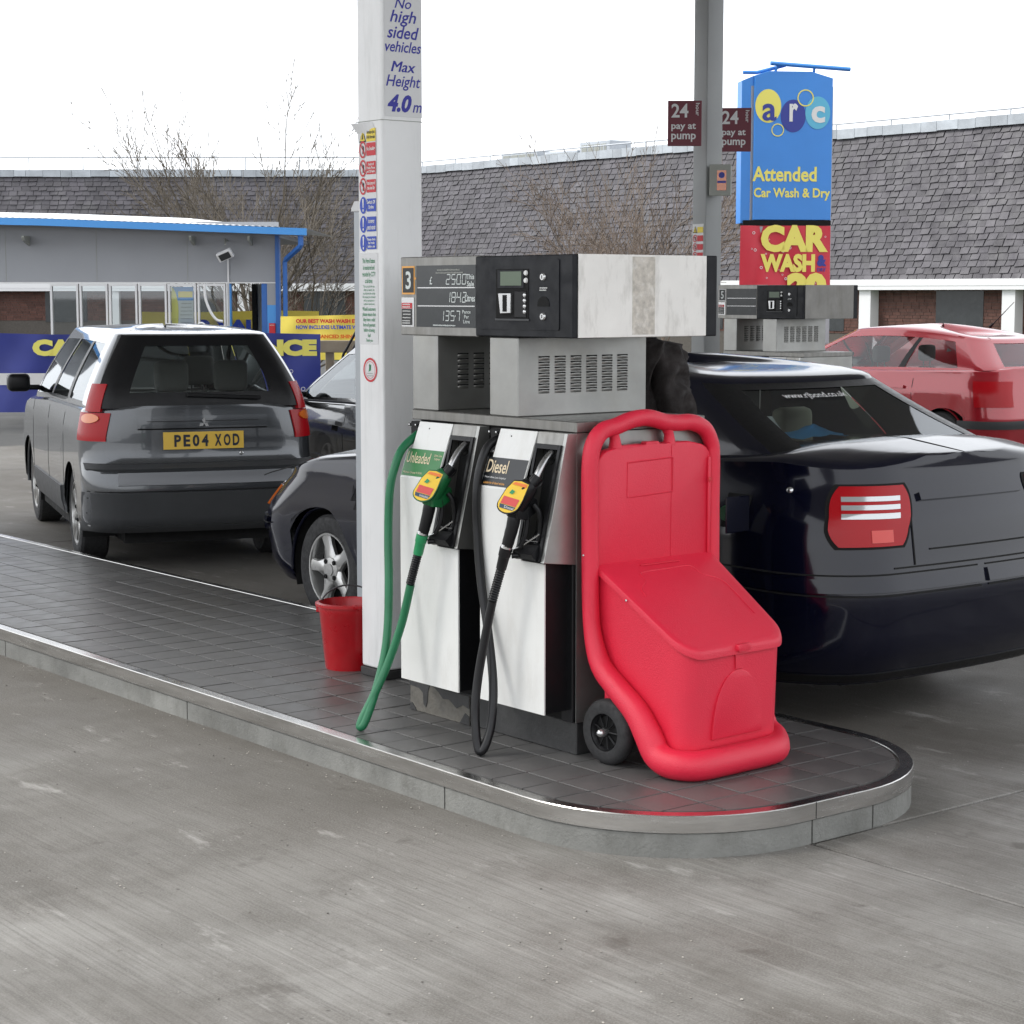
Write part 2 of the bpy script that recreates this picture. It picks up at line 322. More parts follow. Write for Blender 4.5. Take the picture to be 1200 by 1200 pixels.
# ------------------------------------------------------------ ground
def slab(x0, x1, y0, y1, par):
    return B().box(x0, x1, y0, y1, -.15, 0, .004, 1).build('concrete_slab', 'concrete', par)
g = B().quad((-600, -600, -.01), (600, -600, -.01), (600, 600, -.01), (-600, 600, -.01)).build('ground', 'asphalt'); g['kind'] = 'structure'
fc = ob('forecourt'); fc['kind'] = 'structure'
J = .007
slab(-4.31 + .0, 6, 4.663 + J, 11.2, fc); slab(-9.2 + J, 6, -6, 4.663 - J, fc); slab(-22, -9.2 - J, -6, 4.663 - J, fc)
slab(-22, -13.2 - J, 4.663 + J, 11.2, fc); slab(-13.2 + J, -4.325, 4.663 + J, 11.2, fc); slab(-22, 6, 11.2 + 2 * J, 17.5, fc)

# ------------------------------------------------------------ island
YF, YB, XR, XL, RC = 3.965, 5.575, -4.31, -17.0, .65
def outline(inset, n=14, xl=XL):
    yf, yb, xr, r = YF + inset, YB - inset, XR - inset, RC - inset
    pts = [(xl, yf)]
    pts += [(x, yf) for x in (-15, -13, -11, -9, -7.5, -6.5, -5.6)]
    pts += [(xr - r + r * math.sin(R(90 * i / n)), yf + r - r * math.cos(R(90 * i / n))) for i in range(n + 1)]
    pts += [(xr - r + r * math.cos(R(90 * i / n)), yb - r + r * math.sin(R(90 * i / n))) for i in range(n + 1)]
    pts += [(x, yb) for x in (-5.6, -6.5, -7.5, -9, -11, -13, -15, xl)]
    return pts
isl = ob('pump_island'); isl['kind'] = 'structure'
B().prism(outline(.03), 'z', 0, K - .012).build('island_core', 'grout', isl)
def sweep_prof(prof, pts_fn, z=True):
    rows = [[(x, y, zz) for x, y in pts_fn(ins)] for ins, zz in prof]
    return rows
st = B().grid(sweep_prof([(.004, K - .058), (0, K - .057), (0, K - .003), (.0025, K), (.048, K), (.050, K - .003), (.050, K - .02)], outline)).build('steel_edging', 'strip', isl, smooth=24)
B().box(-4.3105, -4.3092, 4.6750, 4.6775, K - .056, K - .001).build('edging_joint', 'darkgap', isl)
# concrete kerb stones below the steel
import itertools
def kerb_piece(a, b):
    pts = outline(.006)
    # cumulative length param
    out = []; acc = 0; L = [0]
    for p, q in zip(pts, pts[1:]): acc += math.dist(p, q); L.append(acc)
    def pt(s):
        for i in range(len(pts) - 1):
            if L[i + 1] >= s: t = (s - L[i]) / max(1e-9, L[i + 1] - L[i]); return (pts[i][0] + (pts[i + 1][0] - pts[i][0]) * t, pts[i][1] + (pts[i + 1][1] - pts[i][1]) * t), i
        return pts[-1], len(pts) - 1
    a += .004; b -= .004; (pa, ia), (pb, ib) = pt(a), pt(b)
    line = [pa] + [pts[i] for i in range(ia + 1, ib + 1)] + [pb]
    rows = []
    def nrm(i):
        p, q = line[max(i - 1, 0)], line[min(i + 1, len(line) - 1)]; d = Vector((q[0] - p[0], q[1] - p[1])).normalized(); return Vector((-d.y, d.x))
    for ins, zz in ((.03, 0), (0, .0), (0, K - .062), (.004, K - .059), (.035, K - .059)):
        rows.append([(p[0] + nrm(i).x * ins, p[1] + nrm(i).y * ins, zz) for i, p in enumerate(line)])
    bb = B().grid(rows)
    for i in (0, -1): bb.quad(*[rows[k][i] for k in range(5)])
    return bb.build('kerb_stone', 'kerb', isl, smooth=40)
lenf = lambda x: x - XL
cuts = [0, lenf(-14.7), lenf(-12.84), lenf(-10.98), lenf(-9.12), lenf(-7.265), lenf(-5.416)]
cuts += [lenf(-4.96) + .65 * math.pi / 2 + .04]
cuts += [cuts[-1] + .3, ]
tot = (sum(math.dist(p, q) for p, q in zip(outline(.006), outline(.006)[1:])))
c = cuts[-1]
while c + 1.86 < tot: c += 1.86; cuts.append(c)
for a, b in zip(cuts, cuts[1:]): kerb_piece(a, b)
# tiles
def clip(poly, cpoly):
    out = poly
    for i in range(len(cpoly)):
        a, b = cpoly[i], cpoly[(i + 1) % len(cpoly)]; inp = out; out = []
        if not inp: return []
        def side(p): return (b[0] - a[0]) * (p[1] - a[1]) - (b[1] - a[1]) * (p[0] - a[0])
        for j in range(len(inp)):
            p, q = inp[j], inp[(j + 1) % len(inp)]; sp, sq = side(p), side(q)
            if sp >= 0: out.append(p)
            if sp * sq < 0: t = sp / (sp - sq); out.append((p[0] + (q[0] - p[0]) * t, p[1] + (q[1] - p[1]) * t))
    return out
TX, TY, GAP = .1685, .1955, .0035
ins = outline(.062)
tile_me = {}
far = B(); ntile = 0
rt = random.Random(3)
j0 = int((YF - 4.178) / TY) - 1
for i in range(8, -75, -1):
    for j in range(-2, 8):
        x0, y0 = -5.216 + i * TX, 4.178 + j * TY
        r = [(x0 + GAP, y0 + GAP), (x0 + TX - GAP, y0 + GAP), (x0 + TX - GAP, y0 + TY - GAP), (x0 + GAP, y0 + TY - GAP)]
        q = clip(r, ins)
        if len(q) < 3: continue
        ar = abs(sum(q[k][0] * q[(k + 1) % len(q)][1] - q[(k + 1) % len(q)][0] * q[k][1] for k in range(len(q)))) / 2
        if ar < 2e-4: continue
        dz = rt.uniform(-.0008, .0008); tx, ty = rt.uniform(-.0035, .0035), rt.uniform(-.0035, .0035)
        full = len(q) == 4 and abs(ar - (TX - 2 * GAP) * (TY - 2 * GAP)) < 1e-6
        if x0 < -10.4 or ntile >= 299:
            far.prism(q, 'z', K - .02, K + dz); continue
        ntile += 1
        cx, cy = x0 + TX / 2, y0 + TY / 2
        if full:
            if 'f' not in tile_me:
                o = B().box(-TX / 2 + GAP, TX / 2 - GAP, -TY / 2 + GAP, TY / 2 - GAP, -.02, 0, .0016, 1).build('floor_tile', 'tile', isl); tile_me['f'] = o.data
            else: o = ob('floor_tile', tile_me['f'], isl)
        else: o = B().prism([(a - cx, b - cy) for a, b in q], 'z', -.02, 0).build('floor_tile', 'tile', isl)
        o.location = (cx, cy, K + dz); o.rotation_euler = (tx, ty, 0)
if len(far.b.faces): o = far.build('far_floor_tiles', 'tile', isl); o['kind'] = 'stuff'
# second island under pump 5
isl2 = ob('pump_island'); isl2['kind'] = 'structure'
B().prism(rrect(-19, -9.2, 11.75, 13.6, .6), 'z', 0, .09, .004).build('island_kerb', 'kerb', isl2)
B().prism(rrect(-18.95, -9.25, 11.8, 13.55, .56), 'z', .09, .098).build('tile_surface', 'tile', isl2)

# ------------------------------------------------------------ columns
def column(x0, x1, y0, y1, z0, matname, label, dx=0):
    t = thing('canopy_column', label, 'column', (x0, y0, z0)); o_ = (x0, y0, z0)
    B().box(x0, x1, y0, y1, z0 + .04, 5.6, .012, 3).build('casing', matname, t, o_, smooth=40)
    B().box(x0 - .004, x1 + .004, y0 - .004, y1 + .004, z0, z0 + .038, .004, 1).build('base_skirt', 'base', t, o_)
    B().box(x0 - .0015, x1 + .0015, y0 - .0015, y1 + .0015, 2.527 + dx, 2.530 + dx).build('casing_joint', 'boxgrey', t, o_)
    return t
CX0, CX1, CY0, CY1 = -7.05, -6.865, 4.72, 4.93
column(CX0, CX1, CY0, CY1, K, 'column', 'large white canopy column with safety notices, left of the fuel pump')
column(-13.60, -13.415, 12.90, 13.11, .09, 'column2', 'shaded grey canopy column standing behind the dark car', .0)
gp = thing('steel_pole', 'thin galvanised pole with slanted cap just behind the white column', 'pole', (-8.37, 5.62, 0))
B().box(-8.40, -8.345, 5.60, 5.655, 0, 2.22).build('pole_tube', 'rail', gp, (-8.37, 5.62, 0))
B().prism([(-8.41, 2.22), (-8.335, 2.22), (-8.335, 2.27), (-8.38, 2.27), (-8.41, 2.235)], 'y', 5.59, 5.665).build('cap', 'sheet', gp, (-8.37, 5.62, 0))

# notices on the white column (front face, y = CY0)
def notice_rows(t, o_, x0, x1, zs, s, F, detail=True):
    # x0..x1 sheet extents, zs row centres, s height scale
    W_ = x1 - x0; cx = x0 + W_ * .26; bx0, bx1 = x0 + W_ * .46, x0 + W_ * .97
    words = ['Petroleum Spirit\nHighly Flammable', 'No Smoking', 'Switch off\nMobile Phones\nand CB Radios', 'Attend pump at all\ntimes when filling', 'Switch Off\nEngine', 'In an emergency\ncontact the attendant', 'Please check\nfuel grade\nbefore use']
    for i, z in enumerate(zs):
        bh = .027 * s * (1.15 if i == 5 else 1); bc = 'signyel' if i == 0 else ('signred' if i < 4 else 'signblue')
        mm = at(FRONT, 0, F - .002, 0)
        shape(t, 'text_block', [rectp(bx0, bx1, z - bh, z + bh)], at(FRONT, 0, F - .0020, 0), bc)
        if detail: txt(t, words[i], (bx1 - bx0) * .9, bh * (.8 if i == 1 else 1.5), at(FRONT, (bx0 + bx1) / 2, F - .0030, z), 'signblk' if i == 0 else 'white2', .02)
        r = .036 * s; rx = W_ * .19
        def E(k, n=20, dy=0): return [(cx + rx * k * math.cos(2 * math.pi * q / n), z + dy + r * k * math.sin(2 * math.pi * q / n)) for q in range(n)]
        if i == 0:
            shape(t, 'pictogram', [[(cx - rx, z - r * .8), (cx + rx, z - r * .8), (cx, z + r)]], at(FRONT, 0, F - .0020, 0), 'signblk')
            shape(t, 'pictogram', [[(cx - rx * .72, z - r * .62), (cx + rx * .72, z - r * .62), (cx, z + r * .7)]], at(FRONT, 0, F - .0030, 0), 'signyel')
            shape(t, 'pictogram', [[(cx - rx * .25, z - r * .45), (cx + rx * .25, z - r * .45), (cx + rx * .1, z), (cx, z + r * .35), (cx - rx * .12, z)]], at(FRONT, 0, F - .0040, 0), 'signblk')
        elif i < 4:
            a, b = E(1), E(.78); shape(t, 'pictogram', [[a[k], b[k], b[(k + 1) % 20], a[(k + 1) % 20]][::-1] for k in range(20)], at(FRONT, 0, F - .0030, 0), 'signred')
            shape(t, 'pictogram', [[(cx - rx * .15, z - r * .55), (cx + rx * .2, z - r * .5), (cx + rx * .3, z + r * .3), (cx - rx * .1, z + r * .5)]], at(FRONT, 0, F - .0020, 0), 'signblk')
            shape(t, 'pictogram', [[(cx - rx * .62, z + r * .5), (cx - rx * .5, z + r * .66), (cx + rx * .62, z - r * .5), (cx + rx * .5, z - r * .66)][::-1]], at(FRONT, 0, F - .0035, 0), 'signred')
        else:
            shape(t, 'pictogram', [E(1)], at(FRONT, 0, F - .0020, 0), 'signblue')
            shape(t, 'pictogram', [[(cx - rx * .2, z + r * .75), (cx - rx * .1, z - r * .3), (cx + rx * .1, z - r * .3), (cx + rx * .2, z + r * .75)][::-1], E(.17, 10, -r * .6)], at(FRONT, 0, F - .0030, 0), 'white2')
o_ = (-6.96, CY0, 1.99)
t = thing('safety_notice', 'tall notice with yellow, red and blue pictogram rows, top corner curling, on the white column', 'notice', o_)
def R_(t, o): pass
class Rel:      # lets flat print be written in world coordinates under a moved root
    pass
def rel(t):
    # children of t written in world coordinates: shift meshes back
    L_ = Matrix.Translation(t.location) @ Matrix.Rotation(t.rotation_euler.z, 4, 'Z'); inv = L_.inverted()
    seen = set()
    def go(o):
        for c in o.children:
            if c.type == 'MESH' and c.data.name not in seen and not c.get('_loc'): c.data.transform(inv); seen.add(c.data.name)
            go(c)
    go(t)
sx0, sx1 = CX0 + .012, CX1 - .038
sh = B(); rows = []
for k in range(13):
    z = 1.992 + (2.522 - 1.992) * k / 12; lift = .022 * max(0, (k - 10.5) / 1.5) ** 2 if k > 10 else 0
    rows.append([(sx0 - lift * 1.2 + (sx1 - sx0) * q / 6, CY0 - .0008 - lift * (1 - q / 6) - .001, z) for q in range(7)])
sh.grid(rows).build('sheet', 'sheet', t)
notice_rows(t, o_, sx0, sx1, [2.470, 2.411, 2.333, 2.257, 2.177, 2.097, 2.018], 1, CY0 - .0015)
rel(t)
t = thing('camera_notice', 'white notice in small green lettering about recording and payment, on the white column', 'notice', (-6.97, CY0, 1.58))
F = CY0 - .0015
shape(t, 'sheet', [rectp(sx0 - .004, sx1 + .004, 1.588, 1.975)], at(FRONT, 0, F, 0), 'sheet')
cxm = (sx0 + sx1) / 2 + .004
txt(t, 'This Petrol Station\nis monitored and\nrecorded by CCTV\nat all times', .098, .105, at(FRONT, cxm, F - .001, 1.900), 'greentext', .01)
txt(t, 'This is primarily for your\nsafety and security, the\nrecording may be used by\nthis company in connection\nwith any operations or\ncustomer enforcement', .098, .085, at(FRONT, cxm, F - .001, 1.797), 'greentext', 0)
txt(t, 'Would customers\nplease ensure that\nthey have a valid\nform of payment\nbefore drawing\nfuel', .1, .128, at(FRONT, cxm, F - .001, 1.682), 'greentext', .01)
txt(t, 'Thank you', .05, .016, at(FRONT, cxm, F - .001, 1.603), 'greentext', .01)
rel(t)
t = thing('round_sticker', 'round red ringed sticker on the white column below the notices', 'sticker', (-6.96, CY0, 1.478))
cx = CX0 + .088
shape(t, 'ring', [p[::-1] for p in ringpolys(cx, 1.478, .043, .052)], at(FRONT, 0, F - .001, 0), 'signred')
shape(t, 'disc', [circ(cx, 1.478, .0425)], at(FRONT, 0, F - .0005, 0), 'sheet')
shape(t, 'ring', [p[::-1] for p in ringpolys(cx, 1.478, .035, .037)], at(FRONT, 0, F - .001, 0), 'signred')
shape(t, 'flame_mark', [[(cx - .012, 1.47), (cx + .006, 1.476), (cx + .008, 1.502), (cx - .004, 1.498)], [(cx - .004, 1.484), (cx - .009, 1.498), (cx - .002, 1.506), (cx + .004, 1.488)]], at(FRONT, 0, F - .0012, 0), 'greentext')
scribble(t, cx - .024, cx + .024, [1.463, 1.453], .005, at(FRONT, 0, F - .0012, 0), 'boxgrey', 5)
rel(t)
t = thing('height_notice', 'white notice with slanted blue height limit lettering, high on the white column', 'notice', (CX1, 4.82, 2.54))
S_ = CX1 + .0015
shape(t, 'sheet', [rectp(CY0 + .014, CY1 - .003, 2.545, 3.25)], at(SIDE, S_, 0, 0), 'sheet')
ym = (CY0 + CY1) / 2 + .006
for body, w_, h_, z, bo in (('No', .085, .042, 3.013, .008), ('high', .135, .066, 2.951, .010), ('sided', .163, .052, 2.893, .013), ('vehicles', .185, .046, 2.834, .012), ('Max', .125, .044, 2.752, .004), ('Height', .178, .062, 2.685, .010), ('4.0', .125, .074, 2.600, .045), ('m', .048, .032, 2.582, .01)):
    yy = ym + (-.020 if body == '4.0' else (.071 if body == 'm' else 0))
    if body == 'Max':
        for d_ in (-.0012, .0012): txt(t, body, w_, h_, at(SIDE, S_ + .001 + d_ * .3, yy + d_, z), 'navy', 0, .28)
        continue
    txt(t, body, w_, h_, at(SIDE, S_ + .001, yy, z), 'navy', bo, .28)
rel(t)

# ------------------------------------------------------------ fuel pump 3
PO = (-5.29, 4.465, K)
SEG = {'0': 'abcdef', '1': 'bc', '2': 'abged', '3': 'abgcd', '4': 'fgbc', '5': 'afgcd', '6': 'afgedc', '7': 'abc', '8': 'abcdefg'}
def digits(parent, s, x1, z, w_, h_, pitch, y, m='lcd'):
    polys = []
    x = x1
    for ch in reversed(s):
        if ch == '.': polys.append(rectp(x + pitch * .82, x + pitch * .82 + w_ * .2, z - h_ * .09, z + h_ * .05)); continue
        x -= 0
        a = w_ * .14; X0, X1, Z0, Z1 = x, x + w_, z - h_ / 2, z + h_ / 2; g_ = a * .35
        seg = dict(a=rectp(X0 + a, X1 - a, Z1 - a, Z1), d=rectp(X0 + a, X1 - a, Z0, Z0 + a), g=rectp(X0 + a, X1 - a, z - a / 2, z + a / 2), f=rectp(X0, X0 + a, z + g_, Z1 - g_), e=rectp(X0, X0 + a, Z0 + g_, z - g_), b=rectp(X1 - a, X1, z + g_, Z1 - g_), c=rectp(X1 - a, X1, Z0 + g_, z - g_))
        for k in SEG[ch]: polys.append([(p[0] + (p[1] - z) * .12, p[1]) for p in seg[k]])
        x -= pitch
    return shape(parent, 'digits', polys, at(FRONT, 0, y, 0), m)
def louvre_mesh():
    b = B(); n = 5; L_, H_, D_ = .052, .0125, .0075
    m_ = 7
    top = [(-.000, -L_ / 2 + L_ * k / m_, 0) for k in range(m_ + 1)]
    mid = [(D_ * (1 - abs(2 * k / m_ - 1) ** 4), -L_ / 2 + L_ * k / m_, H_ * .5) for k in range(m_ + 1)]
    bot = [(D_ * .9 * (1 - abs(2 * k / m_ - 1) ** 4), -L_ / 2 + L_ * k / m_, H_ * (1 - .25 * abs(2 * k / m_ - 1) ** 3)) for k in range(m_ + 1)]
    b.grid([top, mid, bot])
    o = b.build('louvre', 'steelside', None, recalc=False, smooth=60); me = o.data; bpy.data.objects.remove(o)
    b = B().box(.0002, .0010, -L_ / 2, L_ / 2, H_ - .001, H_ + .0045); o = b.build('louvre_slot', 'darkgap'); me2 = o.data; bpy.data.objects.remove(o)
    return me, me2
LV, LS = louvre_mesh()
def build_pump(number, live=True, side='headside'):
    t = thing('fuel_pump', '', 'fuel pump', PO); o = PO
    # plinth and cabinet
    B().box(-6.33, -5.297, 4.475, 5.09, K, .262, .004, 1).build('plinth', 'base', t, o)
    if live: B().box(-6.325, -5.93, 4.468, 4.474, K, .255, .002, 1).build('flaking_paint', 'rust', t, o)
    if live:
        for poly in ([(-6.325, .255), (-6.19, .255), (-6.20, .235), (-6.205, .19), (-6.215, .165), (-6.23, .175), (-6.235, .22), (-6.26, .236), (-6.325, .24)], [(-6.16, .255), (-5.93, .255), (-5.93, .205), (-5.97, .215), (-6.01, .195), (-6.06, .222), (-6.10, .218), (-6.13, .24)], [(-5.99, K + .002), (-5.93, K + .002), (-5.93, .175), (-5.955, .185), (-5.975, .16)], [(-6.325, K + .002), (-6.28, K + .002), (-6.29, .155), (-6.31, .17), (-6.325, .165)]):
            B().prism(poly, 'y', 4.4655, 4.468).build('paint_flake', 'base', t, o)
    B().box(-6.25, -5.294, 4.475, 5.08, .262, 1.309).build('cabinet', 'blackm', t, o)
    B().box(-5.294, -5.289, 4.467, 5.09, .262, 1.309).build('side_panel', 'steelside', t, o)
    B().box(-5.36, -5.297, 4.455, 4.475, .262, .84, .003, 1).build('corner_post', 'black', t, o)
    B().box(-6.292, -5.287, 4.462, 5.092, 1.311, 1.350, .003, 1).build('shelf', 'steel', t, o)
    for x0, x1 in ((-6.290, -6.125), (-5.794, -5.624)):
        p = B().box(x0, x1, 4.464, 5.10, 1.3505, 1.643, .004, 1).build('pedestal', 'steelside', t, o)
        for c_ in range(6):
            for r_ in range(7):
                for me_ in (LV, LS):
                    q = ob(me_.name.split('.')[0], me_, p); q['_loc'] = 1; q.location = (x1 - o[0] + .0005, 4.588 - o[1] + .0775 * c_, 1.434 - K + .0203 * r_)
        for zz in (1.372, 1.62):
            for yy in (4.49, 5.07): pass
    # product modules
    for m_, dx in enumerate((0, -.512)):
        bz = .007
        d = B()
        xl, xr, xb = -5.700 + dx, -5.324 + dx, -5.452 + dx
        # lower door
        dp = B().box(xl, xr, 4.346, 4.352, .300, .846).box(xl, xb - .006, 4.346, 4.352, .846, 1.095)
        dp.prism([(4.352, 1.090), (4.346, 1.095), (4.4246, 1.3085), (4.4306, 1.3065)], 'x', xl + .026, xb - .006)
        dp.prism([(4.352, 1.090), (4.346, 1.095), (4.3864, 1.205), (4.3924, 1.203)], 'x', xl, xl + .0265)
        dp.build('door_panel', 'white', t, o)
        B().box(xl + .004, xr - .004, 4.3525, 4.474, .304, .85).prism([(4.3525, .85), (4.3525, 1.09), (4.3925, 1.203), (4.474, 1.203), (4.474, .85)], 'x', xl + .004, xb - .008).prism([(4.36, 1.09), (4.4306, 1.3065), (4.474, 1.308), (4.474, 1.09)], 'x', xl + .03, xb - .008).build('door_box', 'black', t, o)
        # hose inlet beside the upper panel
        hb = B().box(xl - .045, xl + .024, 4.43, 4.47, 1.215, 1.306, .003, 1).box(xl - .04, xl + .02, 4.415, 4.43, 1.288, 1.30).box(xl - .04, xl + .02, 4.415, 4.43, 1.218, 1.228)
        hb.build('hose_bracket', 'black', t, o)
        bo = B()
        for bx, bzz in ((xl - .030, 1.294), (xl + .012, 1.294), (xl - .002, 1.222)): bo.lathe([(.0001, -.004), (.004, -.003), (.004, 0)], (bx, 4.414, bzz), 'y', 8)
        bo.build('bracket_screw', 'silver', t, o)
        B().lathe([(.0001, -.003), (.0045, -.002), (.0048, .001)], (xl + .10, 4.4175, 1.283), 'y', 10).build('panel_lock', 'black', t, o)
        # nozzle holster: wedge cheeks, header, dark recess
        wr = -5.290 + dx; wl = -5.452 + dx
        prof = [(4.470, 1.309), (4.424, 1.309), (4.316, .856), (4.470, .838)]
        B().prism(prof, 'x', wr - .018, wr, .001).build('holster_cheek', 'steelside' if True else 'steel', t, o)
        B().prism(prof, 'x', wl, wl + .004).build('holster_cheek', 'steel', t, o)
        B().prism([(4.470, 1.309), (4.424, 1.309), (4.4140, 1.268), (4.470, 1.262)], 'x', wl + .004, wr - .018).build('holster_header', 'steel', t, o)
        rb = B().prism([(4.470, 1.262), (4.462, 1.262), (4.405, .95), (4.36, .87), (4.470, .84)], 'x', wl + .004, wr - .018)
        rb.build('holster_recess', 'black', t, o)
        # black frame round the opening
        fr = B()
        for a, b in ((wl + .003, wl + .016), (wr - .030, wr - .017)): fr.prism([(4.412, 1.268), (4.406, 1.268), (4.309, .862), (4.316, .862)], 'x', a, b)
        fr.prism([(4.4105, 1.268), (4.405, 1.268), (4.402, 1.252), (4.408, 1.252)], 'x', wl + .0161, wr - .0301)
        fr.prism([(4.33, .86), (4.305, .862), (4.285, .885), (4.318, .915), (4.40, .93), (4.45, .86)], 'x', wl + .02, wr - .0305)
        fr.build('holster_frame', 'black', t, o)
        B().tube([(wl + .0, 4.296, .888), (wl + .05, 4.298, .905), (wr - .028, 4.318, .957)], .0035, 6).build('rest_bar', 'silver', t, o)
        B().lathe([(.034, -.003), (.036, 0), (.028, .012), (.022, .03)], (wl + .085, 4.408, 1.232), 'y', 18).build('nozzle_socket', 'blackm', t, o)
        # product label on the sloping panel
        tilt = math.atan2(.0785, .2135)
        LM = lambda x, s_: Matrix.Translation((x, 4.346 + math.sin(tilt) * s_ - .0012 * math.cos(tilt), 1.095 + math.cos(tilt) * s_ + .0012 * math.sin(tilt))) @ Matrix.Rotation(-tilt, 4, 'X') @ FRONT
        lab = shape(t, 'product_label', [rectp(xl + .003, xb - .010, .008, .117)], LM(0, 0), 'lableblk' if m_ == 0 else 'labgreen')
        if m_ == 0:
            txt(lab, 'Diesel', .122, .050, LM(xl + .073, .083) @ Matrix.Translation((0, 0, .001)), 'cream', .012)
            txt(lab, 'New Ultra Low Sulphur', .125, .009, LM(xl + .078, .040) @ Matrix.Translation((0, 0, .001)), 'white2', .01)
            txt(lab, 'suitable for all diesel vehicles', .125, .009, LM(xl + .078, .020) @ Matrix.Translation((0, 0, .001)), 'orange', .01)
        else:
            txt(lab, 'Unleaded', .150, .044, LM(xl + .088, .082) @ Matrix.Translation((0, 0, .001)), 'cream', .004)
            txt(lab, 'Ultra Low\nSulphur', .05, .026, LM(xb - .040, .090) @ Matrix.Translation((0, 0, .001)), 'cream', 0)
            txt(lab, 'Minimum Octane 95 RON', .12, .008, LM(xl + .075, .022) @ Matrix.Translation((0, 0, .001)), 'cream', 0)
    # head
    hx0, hx1, hz0, hz1 = -6.366, -5.290, 1.645, 1.943
    for (y0, y1, yn) in ((4.462, 4.60, 1),):
        B().box(hx0, -5.862, 4.462, 4.60, hz0 - .004, hz1 + .002, .003, 1).build('display_housing', 'steel', t, o)
    B().box(hx0 + .01, -5.292, 4.601, 5.09, hz0, hz1 - .003).build('head_core', 'boxgrey', t, o)
    B().box(-5.86, -5.292, 4.448, 4.601, hz0, hz1 - .002, .004, 1).build('terminal_housing', 'bezel', t, o)
    B().box(-5.2915, -5.286, 4.47, 5.091, hz0 + .002, hz1 - .001, .001, 1).build('head_side_panel', side, t, o)
    if live: B().box(-5.2859, -5.2855, 4.722, 4.832, hz0 + .01, hz1 - .008).build('tape_mark', 'tape', t, o)
    B().box(-5.80, -5.289, 5.0925, 5.150, hz0, hz1, .004, 1).build('rear_terminal_housing', 'bezel', t, o)
    B().box(-6.36, -5.81, 5.0925, 5.145, hz0, hz1, .004, 1).build('rear_display_housing', 'steel', t, o)
    B().box(-6.0, -5.93, 4.75, 4.95, hz1, hz1 + .002).build('top_seam', 'steel', t, o)
    # display panel
    y = 4.4605
    B().box(-6.258, -5.874, y, y + .0012, 1.674, 1.911).build('display_glass', 'display', t, o)
    shape(t, 'divider', [rectp(-6.248, -5.880, 1.8235, 1.8275), rectp(-6.248, -5.880, 1.7535, 1.7575)], at(FRONT, 0, y - .001, 0), 'silver')
    if live:
        digits(t, '25.00', -5.957, 1.857, .026, .040, .034, y - .0015); digits(t, '18.42', -5.957, 1.789, .026, .040, .034, y - .0015); digits(t, '135.7', -5.998, 1.7185, .026, .040, .034, y - .0015)
        txt(t, '£', .017, .030, at(FRONT, -6.158, y - .0015, 1.853), 'lcd', .01)
        txt(t, 'This\nSale', .048, .046, at(FRONT, -5.905, y - .0015, 1.853), 'lcd', .02)
        txt(t, 'Litres', .062, .026, at(FRONT, -5.908, y - .0015, 1.786), 'lcd', .02)
        txt(t, 'Pence\nPer\nLitre', .052, .050, at(FRONT, -5.93, y - .0015, 1.716), 'lcd', .01)
        scribble(t, -6.14, -5.95, [1.893, 1.882], .007, at(FRONT, 0, y - .0015, 0), 'boxgrey', 2)
        scribble(t, -6.15, -5.99, [1.6815], .006, at(FRONT, 0, y - .0015, 0), 'lcd', 3)
        shape(t, 'indicator', [circ(-6.264, 1.862, .005, 10)], at(FRONT, 0, 4.4605, 0), 'orange')
    shape(t, 'number_border', [rectp(-6.354, -6.268, 1.800, 1.910)], at(FRONT, 0, 4.4605, 0), 'orange' if live else 'sheet')
    shape(t, 'number_plate', [rectp(-6.348, -6.274, 1.807, 1.903)], at(FRONT, 0, 4.4595, 0), 'signblk')
    txt(t, number, .036, .070, at(FRONT, -6.309, 4.4585, 1.855), 'lcd', .02, name='pump_number')
    shape(t, 'warning_sticker', [rectp(-6.358, -6.274, 1.674, 1.788)], at(FRONT, 0, 4.4605, 0), 'silver')
    shape(t, 'warning_red', [rectp(-6.356, -6.286, 1.745, 1.767)], at(FRONT, 0, 4.4595, 0), 'signred')
    txt(t, 'STATIC\nDETECTED', .058, .015, at(FRONT, -6.321, 4.4585, 1.756), 'white2', .02) if False else scribble(t, -6.35, -6.292, [1.761, 1.751], .006, at(FRONT, 0, 4.4585, 0), 'white2', 8)
    shape(t, 'warning_black', [rectp(-6.356, -6.286, 1.680, 1.744)], at(FRONT, 0, 4.4595, 0), 'signblk')
    scribble(t, -6.352, -6.292, [1.735, 1.722, 1.709, 1.697, 1.688], .005, at(FRONT, 0, 4.4585, 0), 'white2', 9)
    # payment terminal
    y = 4.448
    B().prism(rrect(-5.848, -5.365, 1.672, 1.925, .008), 'y', y - .0035, y, .0012).build('terminal_plate', 'bezel', t, o)
    y = 4.4445
    B().box(-5.728, -5.535, y - .002, y, 1.712, 1.892, .001, 1).build('terminal_inset', 'darkgap', t, o)
    B().box(-5.731, -5.532, y - .004, y, 1.704, 1.712, .001, 1).build('terminal_sill', 'trimgrey', t, o)
    y = 4.4425
    B().box(-5.715, -5.560, y - .003, y, 1.822, 1.889, .001, 1).build('screen_bezel', 'bezel', t, o)
    B().box(-5.695, -5.572, y - .0045, y - .003, 1.832, 1.883).build('lcd_screen', 'lcdbg', t, o)
    B().prism([(-5.700, 1.804), (-5.626, 1.804), (-5.628, 1.732), (-5.688, 1.730)], 'y', y - .012, y, .002).build('card_reader', 'silver', t, o)
    B().box(-5.671, -5.648, y - .0135, y - .0121, 1.737, 1.798).build('card_slot', 'darkgap', t, o)
    B().box(-5.614, -5.545, y - .004, y, 1.716, 1.812, .002, 1).build('keypad', 'black', t, o)
    for zz in (1.797, 1.777, 1.757, 1.737): B().lathe([(.0001, -.0075), (.006, -.007), (.008, -.004)], (-5.553, y, zz), 'y', 12).build('button', 'silver', t, o)
